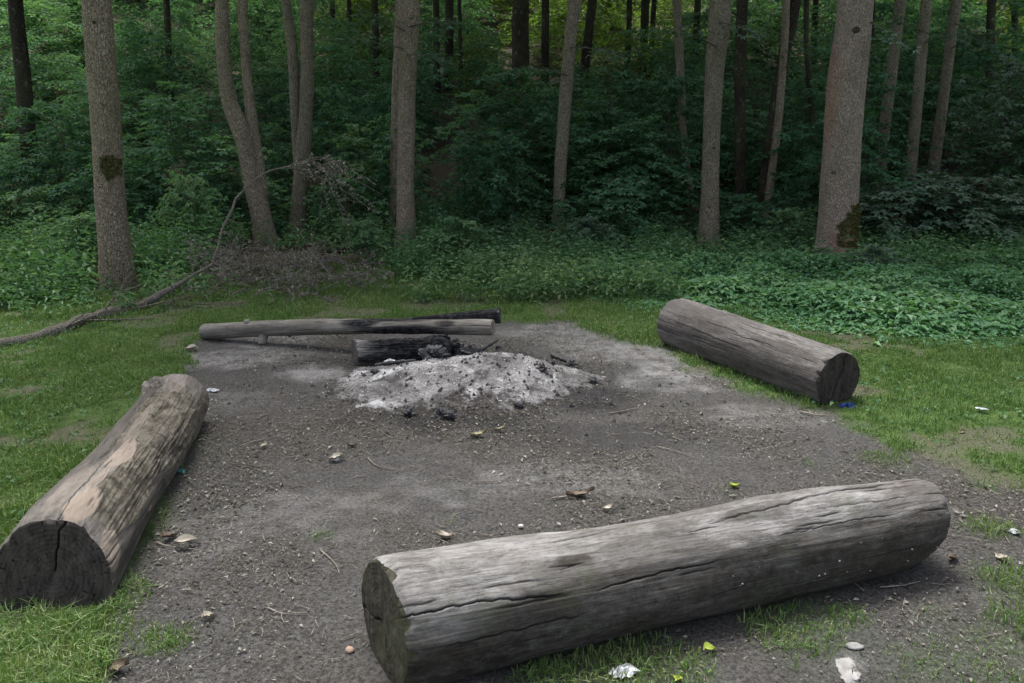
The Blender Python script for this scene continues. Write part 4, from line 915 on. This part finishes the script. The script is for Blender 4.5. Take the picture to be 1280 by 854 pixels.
# trunks up the slope
far = [
 (651, 152, 22, 651, 'broad dark trunk on the slope crest, the thickest one up there', 'bark_dark'),
 (681, 120, 10, 682, 'thin dark trunk on the crest just behind the slim straight trunk', 'bark_dark'),
 (727, 118, 12, 741, 'dark slanted trunk on the crest seen past the slim straight trunk', 'bark_dark'),
 (561, 112, 11, 562, 'dark trunk on the crest next to the twigs of the double-looking trunk', 'bark_dark'),
 (547, 128, 8, 545, 'thin dark trunk on the crest nearest to the double-looking trunk', 'bark_dark'),
 (577, 126, 5, 574, 'thinnest dark trunk on the crest beside the double-looking trunk', 'bark_dark'),
 (784, 108, 7, 787, 'single thin black stem against the bright leaves of the crest', 'bark_dark'),
 (803, 100, 11, 807, 'thicker one of two black stems close together on the bright crest', 'bark_dark'),
 (812, 96, 7, 818, 'thinner one of two black stems close together on the bright crest', 'bark_dark'),
 (472, 130, 9, 468, 'dark trunk on the slope between the split fork and the double-looking trunk', 'bark_dark'),
 (440, 112, 6, 436, 'slight dark stem high on the slope past the split fork', 'bark_dark'),
 (868, 130, 9, 872, 'dark trunk on the slope between the thin crooked and the plain grey trunk', 'bark_dark'),
 (1015, 110, 8, 1020, 'dark trunk high on the slope behind the very thin stem', 'bark_dark'),
 (1085, 150, 9, 1090, 'dark trunk on the slope in the gap past the thick mossy trunk', 'bark_dark'),
 (1235, 165, 12, 1240, 'dark trunk in the shade past the three thin trunks', 'bark_dark'),
 (1270, 130, 9, 1268, 'dark trunk at the extreme edge of the photo past the three thin trunks', 'bark_dark'),
 (213, 130, 9, 208, 'dark trunk in the shade between the mossy trunk and the curved fork', 'bark_dark'),
 (418, 85, 7, 415, 'dark stem high on the slope just past the split fork', 'bark_dark'),
]
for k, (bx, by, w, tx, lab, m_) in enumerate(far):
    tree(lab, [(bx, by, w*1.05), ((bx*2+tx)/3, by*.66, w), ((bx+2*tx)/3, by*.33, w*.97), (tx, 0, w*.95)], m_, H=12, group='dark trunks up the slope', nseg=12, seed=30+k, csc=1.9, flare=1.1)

# leafy brush on the far crest, sunlight painted into its leaf colour
V, f, at = cat_meshes(bright)
tag(link('crest_foliage', mesh('crest_foliage', V, f, M['painted_sun_leaf'], at)), 'yellow green brush on the far crest of the slope, sunlight painted into its leaves', 'undergrowth', kind='stuff')

# the closed wood beyond the slope: trunks and crowns that read as one dark mass
r_ = np.random.default_rng(123); lp, wp = [], []; cps = [crown_parts(820+k, 1500, 3.4, 9, .42) for k in range(2)]
for k in range(120):
    y = r_.uniform(31, 60); x = r_.uniform(-1, 1)*(.75*y+6)
    if -2.5 < x < .30*y and y < 62: continue
    z = float(terrain(x, y)); lf, wd = cps[k % 2]
    lp.append(xform(lf, (x, y, z+3.2), r_.uniform(.9, 1.3), r_.uniform(0, 6)))
    wp.append(tube(np.array([[x, y, z-.3], [x+r_.normal()*.2, y, z+4], [x+r_.normal()*.4, y, z+11]]), [.20, .16, .08], 8, False))
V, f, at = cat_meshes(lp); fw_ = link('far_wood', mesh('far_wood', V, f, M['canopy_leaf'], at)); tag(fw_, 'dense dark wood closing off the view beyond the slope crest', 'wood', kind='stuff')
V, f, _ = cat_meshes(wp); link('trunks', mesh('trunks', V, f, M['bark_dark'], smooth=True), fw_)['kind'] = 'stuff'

# ------------------------------------------------------------------ fallen branch with dry twigs
bp = [(-30, 436, 17, 0), (0, 428, 16, 0), (60, 416, 14, 0), (120, 398, 13, 0), (165, 384, 12, 0), (200, 368, 9, None), (222, 358, 6, None), (240, 344, 4.4, None), (264, 330, 4, None), (272, 300, 3.4, None), (285, 268, 3.2, None), (294, 248, 2.9, None), (316, 226, 2.6, None), (334, 213, 2.4, None), (350, 211, 2.2, None), (376, 204, 1.8, None)]
pts = []
for px, py, w, z in bp:
    if z == 0:
        p = hit(px, py+w*.4); p = np.array([p[0], p[1], float(gz(p[0], p[1]))+.03]); Yl = p[1]
    else:
        Yl += .08; p = at_depth(px, py, Yl)
    pts.append([*p, w*.5/F*np.linalg.norm(p-CAM)])
Q = resample(np.array(pts), .05); b0 = Q[0, :3].copy(); qs = np.arange(len(Q))*.05
Q[:, 0] += .035*fbm(qs*2.2, 0, seed=701)+.022*fbm(qs*9, 0, seed=702); Q[:, 2] += .03*fbm(qs*2.0, 5, seed=703)+.02*fbm(qs*9, 5, seed=704)
Q[:, 3] *= (1 + .35*np.maximum(0, fbm(qs*4, 9, seed=705, oct=2))) * .85
fb = empty('fallen_branch', tuple(b0)); tag(fb, 'long grey fallen branch arching from the grass, ending in dry twigs', 'branch')
link('limb', mesh('limb', *tube(Q[:, :3]-b0, Q[:, 3], 14, True, .35, 16, 5)[:2], M['branch_bark'], smooth=True), fb)
r_ = np.random.default_rng(5); tw, dl = [], []; lt = .45
def twig(p, d, ln, r, nleaf, grav=.5, depth=1):
    k = 8; s = np.linspace(0, 1, k)[:, None]; bend = r_.normal(size=3)*.25
    line = p + d*ln*s + bend*ln*s*s*.6 - np.array([0, 0, grav])*ln*s*s*.6
    gzz = gz(line[:, 0], line[:, 1]) + .01; line[:, 2] = np.maximum(line[:, 2], gzz)
    tw.append(tube(line-b0, np.linspace(r, r*.3, k), 4, False))
    if nleaf:
        t = r_.random(nleaf); P = np.stack([np.interp(t, s[:, 0], line[:, c]) for c in range(3)], 1)-b0; D = r_.normal(size=(nleaf, 3))-np.array([0, 0, .6])
        dl.append(leaves(P, D, r_.normal(size=(nleaf, 3)), r_.uniform(.016, .036, nleaf), r_.uniform(.009, .017, nleaf), lt+(1-lt)*r_.random(nleaf)))
    if depth:
        for _ in range(5):
            t = r_.uniform(.2, .95); q = line[int(t*7)]; twig(q, unit(d+r_.normal(size=3)*.7), ln*r_.uniform(.3, .6), r*.6, nleaf and int(nleaf*.7), grav, depth-1)
top = Q[-1, :3]
for k in range(9): twig(Q[-1-r_.integers(0, 6), :3], unit(np.array([1, .05, .05])+r_.normal(size=3)*.3), r_.uniform(.3, .75), .006, 20, .8)
for k in range(16): twig(Q[r_.integers(len(Q)//3, len(Q)-8), :3], unit(np.array([.2, .3, .6])+r_.normal(size=3)*.5), r_.uniform(.12, .4), .005, 0 if k % 3 else 5, .1, 1 if k % 2 else 0)
for (u_, dx_, dz_, ln_) in ((.18, .5, .25, .5), (.26, .7, -.05, .7), (.33, .3, .5, .45), (.38, .8, .1, .8), (.44, .9, .0, .9)): twig(Q[int(u_*len(Q)), :3], unit(np.array([dx_, .3, dz_])), ln_, .010, 0, .25)
lt = .35
for k in range(120):                                                     # brush heap
    p = hit(r_.uniform(262, 462), r_.uniform(332, 374)); p = p+np.array([0, 0, r_.uniform(.0, .20)])
    twig(p, unit(np.array([r_.normal(), r_.normal()*.7, r_.uniform(.1, .6)])), r_.uniform(.25, .65), .007, 16, .4)
V, f, _ = cat_meshes(tw); link('twigs', mesh('twigs', V, f, M['branch_bark'], smooth=True), fb)
V, f, at = cat_meshes(dl); link('dry_leaves', mesh('dry_leaves', V, f, M['dry_leaf'], at), fb)
for (x0, y0, x1, y1, lab, r0) in ((425, 318, 495, 285, 'dark fallen trunk leaning on the bank behind the brush', .05), (385, 326, 455, 322, 'mossy rotten stick on the shaded ground behind the brush', .035)):
    p0, p1 = hit(x0, y0), hit(x1, y1); c = p0.copy(); ln = np.stack([p0, (p0+p1)/2+[0, 0, .08], p1+[0, 0, .1]])
    o = empty('dead_branch', tuple(c)); tag(o, lab, 'dead branch'); Q2 = resample(ln, .06)
    link('limb', mesh('limb', *tube(Q2-c+[0, 0, .04], np.linspace(r0, r0*.6, len(Q2)), 12, True, .2, 10)[:2], M['bark_dark'], smooth=True), o)

# ------------------------------------------------------------------ small things on the ground
def curled_leaf(w, l, seed, n=10, curl=.35, lobes=0):
    r_ = np.random.default_rng(seed); u = np.linspace(0, 1, n); v = np.linspace(-1, 1, 7); U, Vv = np.meshgrid(u, v, indexing='ij')
    wid = w*np.sin(np.pi*np.clip(U, .03, .97)**.8)*(1+lobes*.35*np.sin(U*22))
    Z = curl*w*Vv**2 + .15*l*np.sin(U*3+seed) + .1*w*np.sin(Vv*4+U*6+seed)
    P = np.stack([(U-.5)*l, Vv*wid*.5, Z - Z.min()+.002], -1)
    i = np.arange(n-1)[:, None]; j = np.arange(6)[None]; f = np.stack([i*7+j, i*7+j+1, (i+1)*7+j+1, (i+1)*7+j], -1).reshape(-1, 4)
    return P.reshape(-1, 3), [f], {}
def crumple(w, l, h, seed, n=26, amp=1.0):
    u = np.linspace(-1, 1, n); U, Vv = np.meshgrid(u, u, indexing='ij'); rr = 1+.25*fbm(U*1.5, Vv*1.5, seed=seed)
    ridg = 1-np.abs(fbm(U*1.8, Vv*1.8, seed=seed+1, oct=3))*2.2
    Zz = h*np.clip(ridg, 0, 1)*(1-.6*np.maximum(U**2, Vv**2))*amp + .003
    P = np.stack([U*l*.5*rr+h*.5*fbm(U*3, Vv*3, seed=seed+2), Vv*w*.5*rr+h*.5*fbm(U*3, Vv*3, seed=seed+4), Zz], -1)
    i = np.arange(n-1)[:, None]; j = np.arange(n-1)[None]; f = np.stack([i*n+j, i*n+j+1, (i+1)*n+j+1, (i+1)*n+j], -1).reshape(-1, 4)
    return P.reshape(-1, 3), [f], {}
def place(name, part, mat, px, py, label, cat, group=None, rz=0, dz=.004, smooth=True):
    p = gp(px, py); o = link(name, mesh(name, part[0], part[1], M[mat], smooth=smooth)); o.location = (p[0], p[1], heap_z(p[0], p[1])+dz); o.rotation_euler = (0, 0, rz)
    return tag(o, label, cat, group)
place('cloth_scrap', crumple(.05, .12, .035, 11), 'blue_cloth', 1060, 512, 'crumpled dark blue scrap in the grass below the cut end of the brown log', 'litter')
place('crumpled_tissue', crumple(.05, .07, .022, 12), 'white_paper', 780, 843, 'crumpled white tissue lying in front of the big grey log', 'litter', rz=.5)
place('wrapper', crumple(.03, .045, .012, 13), 'teal_wrap', 226, 591, 'small teal wrapper scrap on the soil beside the peeling log', 'litter')
place('paper_scrap', crumple(.035, .08, .018, 14), 'white_paper', 266, 489, 'white crumpled paper at the far end of the peeling log', 'litter', rz=-.3)
place('paper_scrap', crumple(.04, .07, .02, 15), 'white_paper', 487, 462, 'white paper scrap on the ash beside the short charred log', 'litter', rz=.8, dz=.02)
place('paper_scrap', crumple(.03, .04, .016, 16), 'white_paper', 1267, 669, 'tiny white square scrap at the edge of the photo past the big grey log', 'litter', rz=.3)
place('plastic_scrap', crumple(.03, .06, .008, 17), 'clear_plastic', 1226, 518, 'cloudy plastic scrap lying in the grass past the brown log', 'litter', rz=-.4, dz=.03)
place('stone', rock((0, 0, .004), .014, .012, .009, 21, 18, 12), 'orange_stone', 438, 817, 'orange tinted pebble beside the greenish cut end of the big grey log', 'stone')
place('stone', rock((0, 0, .004), .026, .016, .009, 22, 18, 12), 'plaster', 1068, 810, 'whitish flat stone on the soil in front of the big grey log', 'stone')
place('rubble_slab', rock((0, 0, -.003), .035, .055, .008, 23, 24, 14, .5), 'plaster', 1062, 838, 'pale worn slab half sunk in the soil by the bottom edge', 'stone')
place('stone', rock((0, 0, .005), .014, .012, .010, 24, 14, 10), 'pale_stone', 421, 577, 'small white chip in the open soil between the ash heap and the big log', 'stone')
place('stone', rock((0, 0, .005), .012, .010, .008, 25, 14, 10), 'pale_stone', 651, 661, 'small white pebble just behind the middle of the big grey log', 'stone')
leaf_list = [(887, 816, .034, .048, 'yellow_leaf', 'fresh yellow green leaf lying in front of the big grey log', .4), (846, 852, .03, .04, 'yellow_leaf', 'second yellow green leaf cut by the bottom edge beside the tissue', 1.2),
    (918, 610, .035, .05, 'yellow_leaf', 'small green leaf on the soil right behind the big grey log', .2), (598, 547, .045, .09, 'tawny_leaf', 'large tawny leaf in front of the ash heap', .2), (625, 541, .035, .07, 'tawny_leaf', 'curled tawny leaf touching the large one before the ash heap', -.5),
    (421, 577, .045, .08, 'pale_leaf', 'pale leaf lying alone between ash heap and peeling log', .3), (235, 684, .05, .10, 'pale_leaf', 'pale curled leaf near the middle of the peeling log', .4), (212, 674, .04, .07, 'brown_leaf', 'brown leaf touching the side of the peeling log', 1),
    (556, 674, .045, .07, 'pale_leaf', 'pale folded leaf lying behind the big grey log', .1), (725, 622, .04, .13, 'brown_leaf', 'long brown bark flake on the open soil behind the big log', .1), (760, 640, .03, .05, 'pale_leaf', 'tan leaf past the long brown bark flake', .1),
    (150, 842, .045, .06, 'brown_leaf', 'large brown leaf near the bottom corner below the peeling log', .7), (75, 808, .04, .06, 'brown_leaf', 'brown leaf lying in the corner grass', .2), (262, 776, .03, .05, 'pale_leaf', 'small pale leaf on the soil below the peeling log', .9),
    (440, 560, .03, .05, 'brown_leaf', 'small brown leaf left of the large tawny leaf', .5), (330, 560, .03, .06, 'pale_leaf', 'pale leaf on the soil opposite the middle of the peeling log', 1.4), (1200, 545, .03, .05, 'brown_leaf', 'brown leaf in the grass past the brown log', 0.3),
    (1060, 480, .04, .06, 'pale_leaf', 'pale leaf stuck beside the cut end of the brown log', .5), (240, 440, .07, .10, 'pale_leaf', 'pale green leaf at the tip of the long pole', .3), (905, 760, .03, .05, 'brown_leaf', 'brown leaf in the shadow under the big grey log', .3),
    (1190, 700, .04, .06, 'brown_leaf', 'brown leaf on the soil past the end of the big grey log', .6), (1250, 700, .035, .06, 'pale_leaf', 'pale curled leaf near the edge past the big grey log', 2.0)]
for k, (px, py, w, l, m_, lab, rz) in enumerate(leaf_list): place('fallen_leaf', curled_leaf(w, l, k+1, lobes=k % 2), m_, px, py, lab, 'leaf', 'single leaves lying on the ground', rz, .002)
sticks = [(335, 764, 385, 770, .003, 'thin stick on the soil between the peeling log and the big grey log'), (1000, 517, 1030, 522, .006, 'short stick beside the cut end of the brown log'), (690, 626, 735, 618, .005, 'stick lying beside the long brown bark flake'),
    (300, 560, 350, 548, .003, 'thin stick opposite the far half of the peeling log'), (195, 680, 250, 690, .004, 'stick under the pale curled leaf by the peeling log'), (460, 575, 500, 590, .003, 'small stick before the ash heap'),
    (820, 560, 870, 575, .003, 'thin stick on the soil before the brown log'), (760, 520, 800, 512, .004, 'short dark stick past the ash heap'), (1020, 700, 1080, 740, .004, 'stick pointing out from under the big grey log'),
    (1100, 735, 1150, 728, .003, 'stick under the raised end of the big grey log'), (590, 605, 640, 596, .003, 'thin stick in the centre of the open soil'), (400, 690, 425, 720, .003, 'bent twig behind the greenish end of the big log')]
for k, (x0, y0, x1, y1, r, lab) in enumerate(sticks):
    p0, p1 = gp(x0, y0), gp(x1, y1); c = p0.copy(); c[2] = float(gz(c[0], c[1])); m_ = (p0+p1)/2 + np.array([random.uniform(-.03, .03), random.uniform(-.03, .03), .01])
    L3 = resample(np.stack([p0, m_, p1]), .02); L3[:, 2] = gz(L3[:, 0], L3[:, 1]) + r + .006
    o = link('twig', mesh('twig', *tube(L3-c, np.linspace(r, r*.5, len(L3)), 7, True, .3, 60)[:2], M['stick'], smooth=True)); o.location = tuple(c)
    tag(o, lab, 'twig', 'twigs lying on the bare soil')

# ------------------------------------------------------------------ camera, light, world
cam = bpy.data.objects.new('camera', bpy.data.cameras.new('camera')); C.objects.link(cam)
cam.data.sensor_width = 36; cam.data.lens = 36*F/1280; cam.data.clip_end = 800; cam.data.clip_start = .05
cam.location = (0, 0, HC); cam.rotation_euler = (math.pi/2-PIT, 0, 0)
bpy.context.scene.camera = cam
EL, AZ = math.radians(66), math.radians(-25)      # soft daylight from high over the far side of the clearing
sun = bpy.data.objects.new('sun', bpy.data.lights.new('sun', 'SUN')); C.objects.link(sun)
sun.data.energy = 1.35; sun.data.angle = math.radians(18); sun.data.color = (1, .995, .97)
d = Vector((math.sin(AZ)*math.cos(EL), math.cos(AZ)*math.cos(EL), math.sin(EL))); sun.rotation_euler = d.to_track_quat('Z', 'Y').to_euler()
w = bpy.data.worlds.new('World'); bpy.context.scene.world = w; w.use_nodes = True; nt = w.node_tree
sky = nt.nodes.new('ShaderNodeTexSky'); sky.sky_type = 'NISHITA'; sky.sun_disc = False; sky.sun_elevation = EL; sky.sun_rotation = AZ
bg = nt.nodes['Background']; hs = nt.nodes.new('ShaderNodeHueSaturation'); hs.inputs['Saturation'].default_value = .5; nt.links.new(sky.outputs[0], hs.inputs['Color']); nt.links.new(hs.outputs[0], bg.inputs[0]); bg.inputs[1].default_value = .13
sky.air_density = .55; sky.dust_density = 4.0; sky.ozone_density = .6
sc = bpy.context.scene
sc.view_settings.view_transform = 'Standard'; sc.view_settings.look = 'None'; sc.view_settings.exposure = 1.75; sc.view_settings.gamma = 1
sc.render.engine = 'CYCLES'; sc.cycles.max_bounces = 6; sc.cycles.diffuse_bounces = 3; sc.cycles.transmission_bounces = 3; sc.cycles.use_denoising = True
